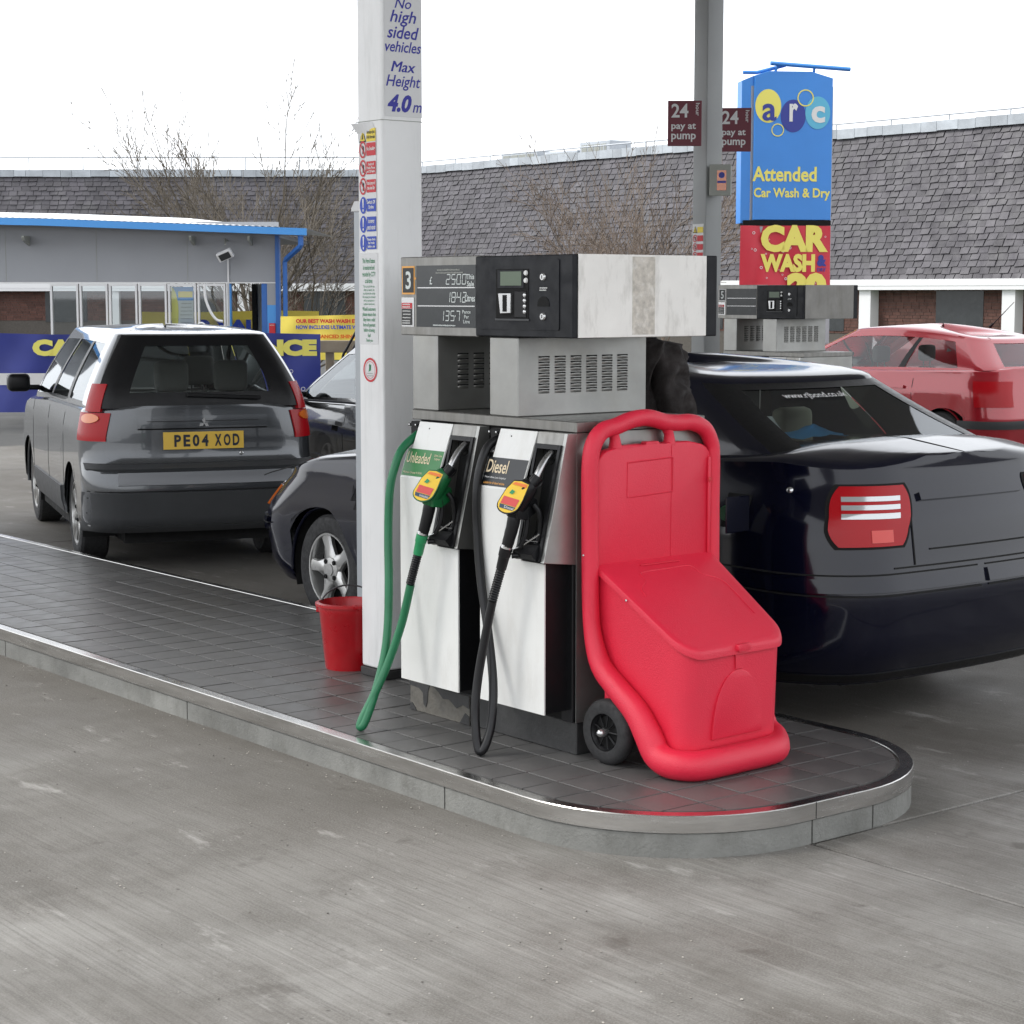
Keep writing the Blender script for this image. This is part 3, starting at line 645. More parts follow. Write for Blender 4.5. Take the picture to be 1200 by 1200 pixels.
    for zz in (1.877, 1.850): B().lathe([(.0001, -.006), (.008, -.0055), (.010, 0)], (-5.549, y, zz), 'y', 14).build('button', 'white2', t, o)
    for zz in (1.862, 1.721):
        l_ = B().lathe([(.0001, -.008), (.011, -.008), (.015, -.003), (.015, 0)], (-5.452, 4.4445, zz), 'y', 16).build('lock', 'silver', t, o, smooth=40)
        shape(l_, 'keyhole', [rectp(-5.454, -5.450, zz - .006, zz + .006)], at(FRONT, 0, 4.4360, 0), 'darkgap')
    scribble(t, -5.475, -5.43, [1.823, 1.815], .005, at(FRONT, 0, 4.444, 0), 'white2', 4)
    B().prism([(-5.484, 1.757), (-5.418, 1.757)] + [(-5.451 + .033 * math.cos(R(a)), 1.765 + .028 * math.sin(R(a))) for a in range(0, 181, 18)], 'y', 4.4425, 4.4445).build('receipt_slot', 'darkgap', t, o)
    # shift flat print written in world coordinates (shape/txt/scribble) into the pump's own frame
    for c_ in t.children_recursive:
        if c_.type == 'MESH' and c_.name.split('.')[0] in FLAT and not c_.data.get('sh'): c_.data.transform(Matrix.Translation(-Vector(PO))); c_.data['sh'] = 1
    return t
FLAT = {'lettering', 'small_print', 'digits', 'divider', 'indicator', 'number_border', 'number_plate', 'pump_number', 'warning_sticker', 'warning_red', 'warning_black', 'keyhole', 'product_label'}
p3 = build_pump('3'); p3['label'] = 'steel and white fuel pump numbered 3 with lit price display in the foreground'
p3['group'] = 'fuel pumps'
p5 = build_pump('5', False, 'headside5'); p5.location = (-12.96 + 1.076, 12.63 + .003, K - .06); p5['label'] = 'distant fuel pump numbered 5 with blank display, behind the dark car'; p5['group'] = 'fuel pumps'

# ------------------------------------------------------------ nozzles with hoses
def nozzle(dx, label, body, sleeve, hosem, hose, coll, word):
    o = (-5.40 + dx, 4.28, K); t = thing('fuel_nozzle', label, 'fuel nozzle', o, 0, 'nozzles hanging on pump 3')
    sh_ = lambda L_: [(p[0] + dx, p[1], p[2]) for p in L_]
    B().tube(smooth_path(sh_([(-5.366, 4.452, 1.252), (-5.358, 4.415, 1.243), (-5.352, 4.375, 1.216), (-5.346, 4.342, 1.180), (-5.346, 4.318, 1.140)])), .0125 if dx == 0 else .013, 14).build('spout', 'spout', t, o, smooth=50)
    B().tube(smooth_path(sh_([(-5.342, 4.330, 1.158), (-5.349, 4.312, 1.134), (-5.360, 4.302, 1.112)]), 3), .021, 14).build('spout_collar', 'black', t, o, smooth=50)
    B().lathe([(.036, -.003), (.038, 0), (.036, .004)], (0, 0, 0), 'z', 20).xf(Matrix.Translation((-5.355 + dx, 4.318, 1.139)) @ Matrix.Rotation(R(35), 4, 'X') @ Matrix.Rotation(R(18), 4, 'Y')).build('splash_guard', 'black', t, o, smooth=50)
    # valve body: sweep with varying radius, flattened
    pa = smooth_path(sh_([(-5.352, 4.314, 1.135), (-5.368, 4.297, 1.112), (-5.388, 4.283, 1.080), (-5.398, 4.276, 1.045), (-5.402, 4.272, 1.015)]), 5)
    n_ = len(pa); B().tube(pa, [.024 + .020 * math.sin(math.pi * min(1, i / (n_ - 1) * .9 + .05)) for i in range(n_)], 16).build('valve_body', body, t, o, smooth=50)
    B().prism([(4.245, 1.06), (4.30, 1.10), (4.345, 1.075), (4.350, 1.035), (4.30, 1.005), (4.26, 1.01)], 'x', -5.375 + dx - .012, -5.375 + dx + .014, .004).build('trigger_housing', body, t, o, smooth=40)
    # printed shield facing the customer
    n0 = Vector((.62, -.785, .25)).normalized(); up = Vector((.28, .05, 1)); up = (up - n0 * up.dot(n0)).normalized(); rt_ = up.cross(n0).normalized()
    c0 = Vector((-5.3965 + dx, 4.272, 1.078)) + n0 * .050
    fm = Matrix((rt_, up, n0)).transposed().to_4x4(); fm.translation = c0
    SK = lambda x, y: (x * 1.12 + y * .22, y)
    def shield(s_): return [(SK(x, y)[0] * s_, y * s_) for x, y in ([(.034 * math.cos(R(a)), -.026 + .032 * math.sin(R(a))) for a in range(180, 361, 15)] + [(.034, .0), (.030, .030), (.026, .060), (.0, .064), (-.022, .058), (-.031, .025)])]
    def curve(b_, poly, z0, z1):   # shallow dome: bend backwards away from centre
        f = lambda x, y: -2.2 * x * x - 1.6 * y * y
        k = len(poly); vs = [fm @ Vector((x, y, z1 + f(x, y))) for x, y in poly] + [fm @ Vector((x, y, z0 + f(x, y) - .006)) for x, y in poly] + [fm @ Vector((0, 0, z1))]
        b_.faces(vs, [(i, (i + 1) % k, 2 * k) for i in range(k)] + [((i + 1) % k, i, k + i, k + (i + 1) % k) for i in range(k)])
        return b_
    curve(B(), shield(1.08), -.012, -.0006).build('shield_back', body, t, o)
    curve(B(), shield(1.0), -.004, .0004).build('printed_shield', 'labelyel', t, o)
    def pr(polys, nm, m_, lift=.0022):
        b_ = B()
        for p_ in polys: b_.quad(*[fm @ Vector((SK(x, y)[0], y, lift - 2.0 * SK(x, y)[0] ** 2 - 1.4 * y * y)) for x, y in p_])
        return b_.build(nm, m_, t, o, recalc=False)
    pr([[(-.026, -.030), (.026, -.030), (.026, -.002), (-.026, -.002)]], 'print_patch', 'labelred'); pr([[(-.022, .046), (.024, .046), (.022, .058), (-.016, .056)]], 'print_patch', 'labelor')
    pr([[(-.022, -.046), (.022, -.046), (.027, -.032), (-.027, -.032)]], 'print_patch', 'labeldk'); pr([[(-.016, .012), (-.004, .010), (0, .022), (-.012, .028)]], 'print_patch', 'sleeve')
    b_ = txt(t, word, .034, .009, fm @ Matrix.Translation((0, -.039, .0006)), 'white2', .01); b_.data.transform(Matrix.Translation(-Vector(o)))
    # grip, trigger, guard
    pa = smooth_path(sh_([(-5.401, 4.272, 1.02), (-5.408, 4.270, .985), (-5.423, 4.267, .94), (-5.436, 4.265, .905)]), 5)
    B().tube(pa, [.0215, .023, .024, .024, .024, .0235, .023, .023, .023, .0225, .022, .022, .022, .021, .021, .020][:len(pa)], 14).build('grip', 'rubber', t, o, smooth=50)
    B().tube(smooth_path(sh_([(-5.352, 4.32, 1.06), (-5.340, 4.335, 1.03), (-5.343, 4.345, .975), (-5.356, 4.342, .922), (-5.395, 4.318, .880), (-5.428, 4.280, .872)])), .010, 10).build('trigger_guard', 'black', t, o, smooth=50)
    B().tube(smooth_path(sh_([(-5.372, 4.298, 1.045), (-5.372, 4.305, 1.0), (-5.380, 4.302, .945), (-5.400, 4.295, .905)])), .0075, 8, flat=1.5).build('trigger', 'black', t, o, smooth=50)
    B().tube(sh_([(-5.380, 4.300, .932), (-5.348, 4.335, .925)]), .002, 6).build('trigger_latch', 'silver', t, o)
    # swivel, spring guard, hose
    B().tube(sh_([(-5.4345, 4.2655, .912), (-5.4375, 4.264, .900)]), .0215, 14).build('swivel_ring', 'silver', t, o, smooth=50)
    B().tube(sh_([(-5.4375, 4.264, .900), (-5.447, 4.262, .872), (-5.448, 4.262, .869), (-5.463, 4.260, .823)]), [.0235, .0225, .0205, .019], 14).build('swivel_sleeve', sleeve, t, o, smooth=30)
    a, b = Vector((-5.461 + dx, 4.260, .828)), Vector((-5.501 + dx, 4.250, .704)); pts = []; rr = []
    for i in range(29): pts.append(a.lerp(b, i / 28)); rr.append(.0178 if i % 2 else .0148)
    B().tube(pts, rr, 14).build('bend_restrictor', 'black', t, o, smooth=60)
    B().tube(smooth_path(hose, 8), .0165, 14).build('hose', hosem, t, o, smooth=60)
    B().tube([hose[-2], Vector(hose[-1])], .0185, 14).build('hose_coupling', coll, t, o, smooth=50) if False else None
    return t
nozzle(0, 'black diesel nozzle with yellow printed shield and black hose, right side of pump 3', 'black', 'rubber', 'hoseblack',
 [(-5.501, 4.25, .702), (-5.524, 4.24, .59), (-5.547, 4.222, .432), (-5.545, 4.205, .31), (-5.525, 4.195, .205), (-5.505, 4.195, .157), (-5.495, 4.215, .185), (-5.507, 4.25, .262), (-5.536, 4.28, .395), (-5.605, 4.31, .571), (-5.667, 4.325, .752), (-5.697, 4.33, .939), (-5.700, 4.33, 1.082), (-5.704, 4.355, 1.180), (-5.708, 4.395, 1.245), (-5.70, 4.45, 1.272)], 'black', 'Diesel')
nozzle(-.512, 'green unleaded nozzle with green hose, left side of pump 3 beside the column', 'nozgreen', 'sleeve', 'hosegreen',
 [(-6.010, 4.25, .702), (-6.048, 4.235, .552), (-6.087, 4.2, .401), (-6.103, 4.14, .273), (-6.113, 4.095, .190), (-6.112, 4.082, .158), (-6.100, 4.095, .175), (-6.103, 4.145, .28), (-6.118, 4.2, .414), (-6.134, 4.23, .541), (-6.155, 4.25, .703), (-6.186, 4.27, .865), (-6.190, 4.28, 1.031), (-6.188, 4.30, 1.126), (-6.200, 4.35, 1.206), (-6.222, 4.45, 1.262)], 'black', 'Unleaded')

# ------------------------------------------------------------ red wheeled bin
BO = (-5.0, 4.79, K); bt = thing('wheeled_bin', 'bright red plastic forecourt bin on wheels with sloping lid and tall handled back', 'bin', BO, R(2.5))
def bz(x):   # underside / tube centre height along the side
    P = [(-5.30, .52), (-5.24, .505), (-5.19, .455), (-5.07, .395), (-4.97, .315), (-4.90, .235), (-4.84, .195), (-4.7, .185)]
    for (a, u), (b, v) in zip(P, P[1:]):
        if x <= b: return u + (v - u) * max(0, (x - a) / (b - a))
    return P[-1][1]
XF, YL, YR, XB = -4.795, 4.525, 5.085, -5.255
side = [(-5.245, 1.20), (-5.245, 1.03), (-5.243, .86), (-5.240, .72), (-5.228, .60), (-5.185, .490), (-5.10, .420), (-5.005, .352), (-4.945, .280), (-4.905, .222), (-4.855, .199)]
L = [(x, 4.490, z) for x, z in side]; Rr = [(x, 5.118, z) for x, z in side]
front = [(-4.80, 4.510, .194), (-4.765, 4.56, .192), (-4.757, 4.66, .192), (-4.757, 4.80, .192), (-4.757, 4.93, .192), (-4.768, 5.01, .192), (-4.80, 5.062, .194)]
top = [(-5.245, 5.108, 1.255), (-5.245, 5.07, 1.305), (-5.245, 5.0, 1.330), (-5.245, 4.93, 1.331), (-5.245, 4.86, 1.337), (-5.245, 4.80, 1.352), (-5.245, 4.745, 1.357), (-5.245, 4.68, 1.349), (-5.245, 4.61, 1.330), (-5.245, 4.55, 1.318), (-5.245, 4.507, 1.275)]
loop = L + front + Rr[::-1] + top
pts = [Vector(p) for p in loop]; n_ = len(pts); dense = []
for i in range(n_):
    p0, p1, p2, p3_ = pts[i - 1], pts[i], pts[(i + 1) % n_], pts[(i + 2) % n_]
    for j in range(4):
        q = j / 4; dense.append(.5 * ((2 * p1) + (p2 - p0) * q + (2 * p0 - 5 * p1 + 4 * p2 - p3_) * q * q + (3 * p1 - p0 - 3 * p2 + p3_) * q ** 3))
dense.append(dense[0]); dense.append(dense[1])
def rad(p): return .031 + (.021 * max(0, min(1, (.62 - p.z) / .35)))
B().tube(dense, [rad(p) for p in dense], 16, caps=False, flat=1).build('tubular_frame', 'red', bt, smooth=60)
# moulded back panel
pan = [(4.505, .80), (5.105, .80), (5.105, 1.16)] + [(5.105 - .07 * (1 - math.cos(R(a))), 1.16 + .09 * math.sin(R(a))) for a in (20, 40, 60, 80)] + [(4.98, 1.262), (4.86, 1.264), (4.82, 1.255), (4.76, 1.255), (4.73, 1.264), (4.64, 1.262)] + [(4.505 + .07 * (1 - math.cos(R(a))), 1.16 + .09 * math.sin(R(a))) for a in (80, 60, 40, 20)] + [(4.505, 1.16)]
B().prism(pan, 'x', -5.268, -5.230, .006).build('back_panel', 'red', bt, smooth=50)
for y0, y1 in ((4.60, 4.625), (4.875, 4.90)):
    B().tube(smooth_path([(-5.25, y0 - .008, 1.335), (-5.25, (y0 + y1) / 2, 1.295), (-5.252, y1 - .006, 1.255)], 4), [.026, .024, .022, .020, .019, .020, .022, .024, .026], 12).build('handle_strut', 'red', bt, smooth=60)
B().prism(rrect(4.755, 4.825, 1.252, 1.270, .008), 'x', -5.262, -5.232, .003).build('catch', 'red', bt, smooth=40)
emb = lambda pts_, r_: B().tube(pts_, r_, 6)
emb([(-5.2305, 4.66, 1.075), (-5.2305, 4.892, 1.082), (-5.2305, 4.892, 1.208), (-5.2305, 4.66, 1.200), (-5.2305, 4.66, 1.075)], .004).build('label_frame', 'red', bt)
B().box(-5.231, -5.2285, 4.885, 4.8875, .83, 1.25).build('mould_seam', 'red', bt)
B().box(-5.232, -5.222, 5.075, 5.092, .83, 1.20, .004, 2).build('inner_rib', 'red', bt, smooth=40)
B().lathe([(.0001, .004), (.009, .003), (.010, 0)], (-5.222, 5.083, 1.115), 'x', 12).build('rivet_recess', 'signred', bt)
# tub
def topz(x): return .832 - (x - XB) / (XF - XB) * .255
ring = rrect(XB, XF, YL, YR, .075, 7, (1, 0, 0, 1))
dn = []
for i in range(len(ring)):
    a, b = ring[i], ring[(i + 1) % len(ring)]; k = max(1, int(math.dist(a, b) / .03))
    for j in range(k): dn.append((a[0] + (b[0] - a[0]) * j / k, a[1] + (b[1] - a[1]) * j / k))
rows = []
for k in range(11):
    v = k / 10; rows.append([(x + (-.018 * (1 - v) if x > XF - .09 else 0) * 0 + (.012 * v if x > -5.2 else 0), y + (y - 4.805) * .015 * v, bz(x) + (topz(x) - bz(x)) * v) for x, y in dn])
tb = B().grid(rows, closed=True); tb.quad(*rows[0]); tb.quad(*rows[-1][::-1]); tb.build('tub', 'red', bt, smooth=40)
# lid
def lidpt(x, y, h_): return (x, y, topz(x) + h_)
lo = rrect(XB + .012, XF + .028, YL - .018, YR + .018, .09, 7, (1, 0, 0, 1)); dn = []
for i in range(len(lo)):
    a, b = lo[i], lo[(i + 1) % len(lo)]; k = max(1, int(math.dist(a, b) / .04))
    for j in range(k): dn.append((a[0] + (b[0] - a[0]) * j / k, a[1] + (b[1] - a[1]) * j / k))
cxx, cyy = (XB + XF) / 2, 4.805
def sc(k_, h_): return [lidpt(cxx + (x - cxx) * k_, cyy + (y - cyy) * k_, h_) for x, y in dn]
lb = B().grid([sc(.965, -.004), sc(1, -.004), sc(1.0, .012), sc(.992, .020), sc(.97, .024), sc(.90, .024), sc(.5, .026)], closed=True); lb.quad(*sc(.5, .026)); lb.build('lid', 'red', bt, smooth=35)
le = smooth_path([lidpt(-5.05, 4.585, .0245), lidpt(-5.09, 4.60, .0245), lidpt(-5.125, 4.655, .0245), lidpt(-5.165, 4.67, .0245), lidpt(-5.17, 4.80, .0245), lidpt(-5.17, 4.93, .0245), lidpt(-5.125, 4.95, .0245), lidpt(-5.09, 5.01, .0245), lidpt(-5.04, 5.03, .0245), lidpt(-4.90, 5.03, .0245)], 4)
emb(le, .0032).build('lid_moulding', 'red', bt, smooth=60)
B().box(-5.215, -5.195, 4.70, 4.90, 0, .004, .001, 1).xf(Matrix.Translation((0, 0, topz(-5.205) + .022))).build('lid_hinge_rib', 'red', bt)
B().prism(rrect(4.775, 4.845, -.014, .012, .008), 'x', XF + .022, XF + .040, .003).xf(Matrix.Translation((0, 0, topz(XF) + .004))).build('lid_lip', 'red', bt, smooth=40)
# front arch and stem
ar = [(4.665, .265)] + [(4.665 + (.29 / 2) * (1 - math.cos(R(a))), .265 + .235 * math.sin(R(a)) ** .9) for a in range(6, 175, 8)] + [(4.955, .265)]
B().prism(ar, 'x', XF - .02, XF + .013, .004).build('front_arch', 'red', bt, smooth=40)
B().prism([(4.79, .50), (4.83, .50), (4.83, .545), (4.845, .565), (4.775, .565), (4.79, .545)], 'x', XF - .02, XF + .016, .003).build('arch_stem', 'red', bt)
# wheels
for y0, sgn in ((4.462, -1), (5.148, 1)):
    wx, wz = -5.140, K + .118
    wt = B().lathe([(.066, .052), (.090, .056), (.110, .05), (.118, .036), (.118, .016), (.110, .003), (.092, -.004), (.068, .0)], (wx, y0 - (.0 if sgn < 0 else .05), wz), 'y', 36).build('wheel', 'tyre', bt, smooth=40)
    yy = y0 if sgn < 0 else y0 + .002
    B().lathe([(.066, 0), (.068, .004 * -sgn), (.061, .012 * -sgn), (.058, .018 * -sgn)], (wx, yy, wz), 'y', 30).build('wheel_rim', 'black', wt, smooth=40)
    B().lathe([(.0001, .02 * -sgn), (.060, .02 * -sgn), (.060, .022 * -sgn)], (wx, yy, wz), 'y', 24).build('wheel_web', 'blackm', wt)
    sb = B()
    for k in range(9):
        a = 2 * math.pi * k / 9; sb.tube([(wx + .018 * math.cos(a), yy + .012 * -sgn, wz + .018 * math.sin(a)), (wx + .062 * math.cos(a), yy + .012 * -sgn, wz + .062 * math.sin(a))], .0035, 5)
    sb.build('wheel_spokes', 'black', wt)
    B().lathe([(.0001, .030 * sgn), (.010, .027 * sgn), (.015, .018 * sgn), (.016, .0)], (wx, yy, wz), 'y', 18).build('hub_cap', 'silver', wt, smooth=60)
B().tube([(-5.14, 4.47, K + .118), (-5.14, 5.15, K + .118)], .010, 10).build('axle', 'silver', bt)
B().box(-5.20, -5.09, 4.52, 4.55, K + .10, .44, .008).box(-5.20, -5.09, 5.06, 5.09, K + .10, .44, .008).build('axle_bracket', 'red', bt)
B().lathe([(.0001, -.003), (.004, -.002), (.0045, 0)], (-5.245, 4.459, .88), 'y', 10).build('rivet', 'silver', bt)
B().lathe([(.0001, -.003), (.004, -.002), (.0045, 0)], (-5.07, 4.502, .735), 'y', 10).build('rivet', 'silver', bt)
rm = Matrix.Translation(-Vector(BO))
for c_ in bt.children_recursive:
    for v in c_.data.vertices:      # the bin narrows towards the front
        q = max(0, min(1, (v.co.x + 5.25) / .45)); v.co.y = 4.49 + (v.co.y - 4.49) * (1 - .12 * q)
    c_.data.transform(rm)

# ------------------------------------------------------------ bucket
BU = (-7.215, 4.765, K); t = thing('bucket', 'red plastic bucket with thin wire handle behind the white column', 'bucket', BU)
B().lathe([(.0001, .004), (.098, .004), (.105, 0), (.108, .01), (.132, .255), (.136, .262), (.136, .283), (.150, .285), (.150, .296), (.134, .300), (.128, .29), (.105, .02), (.0001, .016)], (0, 0, 0), 'z', 36).build('pail', 'bucketred', t, smooth=35)
B().tube([(.14 * math.cos(R(a)), 0 + .03 * math.sin(R(a)), .268 + .10 * math.sin(R(a))) for a in range(0, 181, 12)], .004, 6).xf(Matrix.Rotation(R(35), 4, 'Z')).build('wire_handle', 'trimgrey', t, smooth=60)
for s_ in (-1, 1): B().box(s_ * .142 - .012, s_ * .142 + .012, -.014, .014, .245, .285, .003).xf(Matrix.Rotation(R(35), 4, 'Z')).build('handle_lug', 'bucketred', t)

# ------------------------------------------------------------ cars
def interp(P, z):
    if z <= P[0][0]: return P[0][1]
    for (a, u), (b, v) in zip(P, P[1:]):
        if z <= b:
            t = (z - a) / (b - a); t = t * t * (3 - 2 * t) if len(P[0]) > 2 else t; return u + (v - u) * t
    return P[-1][1]
class Car:
    def __init__(s, name, label, loc, heading, paint, cfg, group=None):
        s.c = cfg; s.paint = paint; s.t = thing(name, label, 'car', loc, R(heading), group); s.body()
    def plan(s, z, seg, q, g=None):
        # seg 0 rear(-W..W) 1 rear-left corner 2 left side 3 front-left corner 4 front 5 fr corner 6 right side 7 rr corner
        if g is None:
            c = s.c; xf, xr, W, rf, rr, bf, br = interp(c['xf'], z), interp(c['xr'], z), interp(c['w'], z), c['rf'], c['rr'], c['bf'], c['br']
        else: xf, xr, W, rf, rr, bf, br = g
        a = math.pi / 2 * q
        if seg == 0: x, y = xr, (W - rr) * (1 - 2 * q) * -1
        elif seg == 1: x, y = xr + rr - rr * math.cos(a), W - rr + rr * math.sin(a)
        elif seg == 2: x, y = xr + rr + (xf - rf - xr - rr) * q, W
        elif seg == 3: x, y = xf - rf + rf * math.sin(a), W - rf + rf * math.cos(a)
        elif seg == 4: x, y = xf, (W - rf) * (1 - 2 * q)
        elif seg == 5: x, y = xf - rf + rf * math.cos(a), -(W - rf) - rf * math.sin(a)
        elif seg == 6: x, y = xf - rf + (xr + rr - xf + rf) * q, -W
        else: x, y = xr + rr - rr * math.sin(a), -(W - rr) - rr * math.cos(a)
        if seg in (0, 1, 7): x -= br * (1 - (y / W) ** 2)
        if seg in (3, 4, 5): x += bf * (1 - (y / W) ** 2)
        return x, y
    SEGN = (14, 7, 96, 7, 14, 7, 96, 7)
    def ring(s):
        for k, n in enumerate(s.SEGN):
            for j in range(n): yield k, j / n
    def zb(s, x):
        c = s.c; z = c['z0'](x) if callable(c['z0']) else c['z0']
        for wx in c['wx']:
            d = abs(x - wx)
            if d < c['ra']: z = max(z, c['wr'] + math.sqrt(c['ra'] ** 2 - d * d))
        return z
    def body(s):
        c = s.c; NR = 16; rows = []; zl, zt = (c['z0'] if not callable(c['z0']) else c['z0'](0)), c['zn']
        for k in range(NR + 1):
            v = k / NR; row = []
            for seg, q in s.ring():
                zn = zl + (zt - zl) * v; x, y = s.plan(zn, seg, q); b_ = s.zb(x) if seg in (1, 2, 3, 5, 6, 7) else zl; z = b_ + (interp(c['belt'], x) - b_) * v
                x2, y2 = s.plan(z if z < zt else zt, seg, q); row.append((x2, y2, z))
            rows.append(row)
        # rounded shoulder then deck
        base = rows[-1]
        def cr(x): return interp(c['crown'], x)
        for k, (sy, h_) in enumerate(((.985, .012), (.95, .022), (.88, .032), (.6, .75), (.3, .95), (0.02, 1.0))):
            rows.append([(x + (.03 * (1 - sy) if seg_ in (0,) else 0) * 0, y * sy, z + (h_ if k < 3 else .032 + (cr(x) - .032) * h_ )) for (x, y, z), (seg_, q) in zip(base, s.ring())])
        bd = B().grid(rows, closed=True)
        bd.build('body', s.paint, s.t, smooth=32)
        # underside
        x0, x1 = interp(c['xr'], .3) + .12, interp(c['xf'], .3) - .12; W = interp(c['w'], .3)
        us = B().box(x0, x1, -W + .24, W - .24, .19, .36).box(min(c['wx']) + c['ra'] + .02, max(c['wx']) - c['ra'] - .02, -W + .04, W - .04, .20, .35)
        us.build('underbody', 'blackm', s.t)
        for wx in c['wx']:
            for sy in (1, -1):
                wl = B(); n = 24; ys = (W - .015, W - .30)
                r_ = [[(wx + (c['ra'] + .004) * math.cos(R(a)), sy * yy, max(.18, c['wr'] + (c['ra'] + .004) * math.sin(R(a)))) for a in range(-20, 201, 10)] for yy in ys]
                wl.grid(r_); wl.quad(*r_[1]); wl.build('wheel_arch', 'darkgap', s.t, recalc=False)
                lp = [(wx + (c['ra'] + .0) * math.cos(R(a)), sy * (W + .001), c['wr'] + c['ra'] * math.sin(R(a))) for a in range(-5, 186, 8)]
                B().tube(lp, .011, 6).build('arch_lip', s.paint, s.t, smooth=60)
                s.wheel(wx, sy, W)
        # greenhouse
        g = c['gh']; NG = 14; ro = []
        def gp(v):
            e = v ** g.get('e', 1.25)
            return (g['xf'][0] + (g['xf'][1] - g['xf'][0]) * v ** g.get('ef', 1.15), g['xr'][0] + (g['xr'][1] - g['xr'][0]) * v ** g.get('er', 1.2), g['w'][0] + (g['w'][1] - g['w'][0]) * e, g['rf'], g['rr'], g['bf'], g['br'])
        s.gp = gp
        def zz(x, v, y=0): b_ = interp(c['belt'], max(min(x, 99), -99)) + .018; t_ = g['zr'] - g['k'] * (x - g['xm']) ** 2; return b_ + (t_ - b_) * v
        s.gz = zz; s.rowsg = []
        for k in range(NG + 1):
            v = k / NG; row = []
            for seg, q in s.ring():
                x, y = s.plan(0, seg, q, gp(v)); row.append((x, y, zz(x, v)))
            ro.append(row)
        top = ro[-1]; xm = (g['xf'][1] + g['xr'][1]) / 2
        for sc_, h_ in ((.985, .014), (.95, .026), (.86, .040), (.6, .058), (.3, .068), (.02, .072)):
            ro.append([(xm + (x - xm) * sc_, y * sc_, z + h_ * g.get('cr', 1)) for (x, y, z), (seg, q) in zip(top, s.ring())])
        rg = list(s.ring()); N = len(rg); bodyb, parts = B(), {}
        V = [[None] * N for _ in ro]
        def cell(k, j):
            if k >= NG: return 'roof_shell'
            seg, q = rg[j]; q2 = q + .5 / s.SEGN[seg]; v = (k + .5) / NG
            return g['cls'](seg, q2, v)
        groups = {}
        for k in range(len(ro) - 1):
            for j in range(N): groups.setdefault(cell(k, j), []).append((k, j))
        comps = []
        for nm, cells in groups.items():
            if nm == 'roof_shell' or nm.endswith('screen'): comps.append((nm, cells)); continue
            left = set(cells)
            while left:
                st_ = [left.pop()]; got = list(st_)
                while st_:
                    k0, j0_ = st_.pop()
                    for q_ in ((k0 + 1, j0_), (k0 - 1, j0_), (k0, (j0_ + 1) % N), (k0, (j0_ - 1) % N)):
                        if q_ in left: left.remove(q_); st_.append(q_); got.append(q_)
                comps.append((nm, got))
        for nm, cells in comps:
            b_ = B(); vv = {}
            def gv(k, j):
                j %= N
                if (k, j) not in vv:
                    p = Vector(ro[k][j])
                    if nm.startswith('window') or nm.endswith('screen'): d = Vector((p.x - xm, p.y, 0)); p = p - d.normalized() * .006
                    vv[(k, j)] = b_.b.verts.new(p)
                return vv[(k, j)]
            for k, j in cells: b_.b.faces.new((gv(k, j), gv(k, j + 1), gv(k + 1, j + 1), gv(k + 1, j)))
            m_ = s.paint if nm == 'roof_shell' else (g.get('glass', 'cglassd') if nm.startswith('window') or nm.endswith('screen') else ('black' if nm != 'chrome_trim' else 'silver'))
            b_.build(nm, m_, s.t, smooth=32)
        # cabin
        x0, x1 = g['xr'][0] + .05, g['xf'][0] - .1; Wc = g['w'][0] - .06; zb_ = interp(c['belt'], 0)
        cb = B().box(x0, x1, -Wc, Wc, .34, .40).box(x1 - .1, x1 + .15, -Wc, Wc, .4, zb_ + .02, .02).box(x0 - .02, x0 + .02, -Wc + .16, Wc - .16, .4, zb_ - .02)
        cb.box(x0 + .03, x0 + .32, -Wc, Wc, zb_ - .04, zb_ - .015).build('cabin_lining', 'interior', s.t)
        for rx in c.get('seats', ()):
            for yy in ((-.38, .38) if rx > -.5 else (-.42, 0, .42)):
                bb = B().box(rx - .10, rx + .06, yy - .24, yy + .24, .5, zb_ + .04, .05, 3); bb.box(rx - .10, rx + .4, yy - .24, yy + .24, .42, .58, .04, 2)
                st_ = bb.build('seat', c.get('seatm', 'seatgrey'), s.t, smooth=50)
                hd = B().box(rx - .14, rx - .05, yy - .12, yy + .12, zb_ + .09, zb_ + .09 + c.get('hr', .18), .04, 3); hd.box(rx - .10, rx - .09, yy - .06, yy - .05, zb_ + .0, zb_ + .12).box(rx - .10, rx - .09, yy + .05, yy + .06, zb_ + .0, zb_ + .12)
                hd.build('head_restraint', c.get('seatm', 'seatgrey'), st_, smooth=50)
        B().tube([(x1 - .28 + .10 * math.cos(R(a)) * .35, c.get('sw', -.38) + .18 * math.sin(R(a)), zb_ + .03 + .18 * math.cos(R(a))) for a in range(0, 361, 15)], .013, 8).build('steering_wheel', 'black', s.t, smooth=60)
    def wheel(s, wx, sy, W):
        c = s.c; r, tw = c['wr'], .19; rr_ = r * .655; yo = (W - .012) * sy
        f = lambda d: yo - sy * d
        wt = B().lathe([(rr_ + .004, f(.010)), (rr_ + .012, f(.002)), (r * .86, f(-.004)), (r * .955, f(.004)), (r, f(.022)), (r, f(tw - .02)), (r * .93, f(tw)), (rr_, f(tw))], (wx, 0, r), 'y', 48).build('wheel', 'tyre', s.t, smooth=30)
        if s.c.get('wdetail', 1) >= 2:
            gb = B()
            for k in range(60):
                a = 2 * math.pi * k / 60
                for u0, u1 in ((.022, .07), (.12, .17)): gb.box(r - .004, r + .0015, min(f(u0), f(u1)), max(f(u0), f(u1)), -.009, .009).b.verts.ensure_lookup_table(); bmesh.ops.transform(gb.b, matrix=Matrix.Translation((wx, 0, r)) @ Matrix.Rotation(a, 4, 'Y'), verts=gb.b.verts[-8:])
            gb.build('tread', 'tyre', wt)
        am = c.get('alloy', 'alloy')
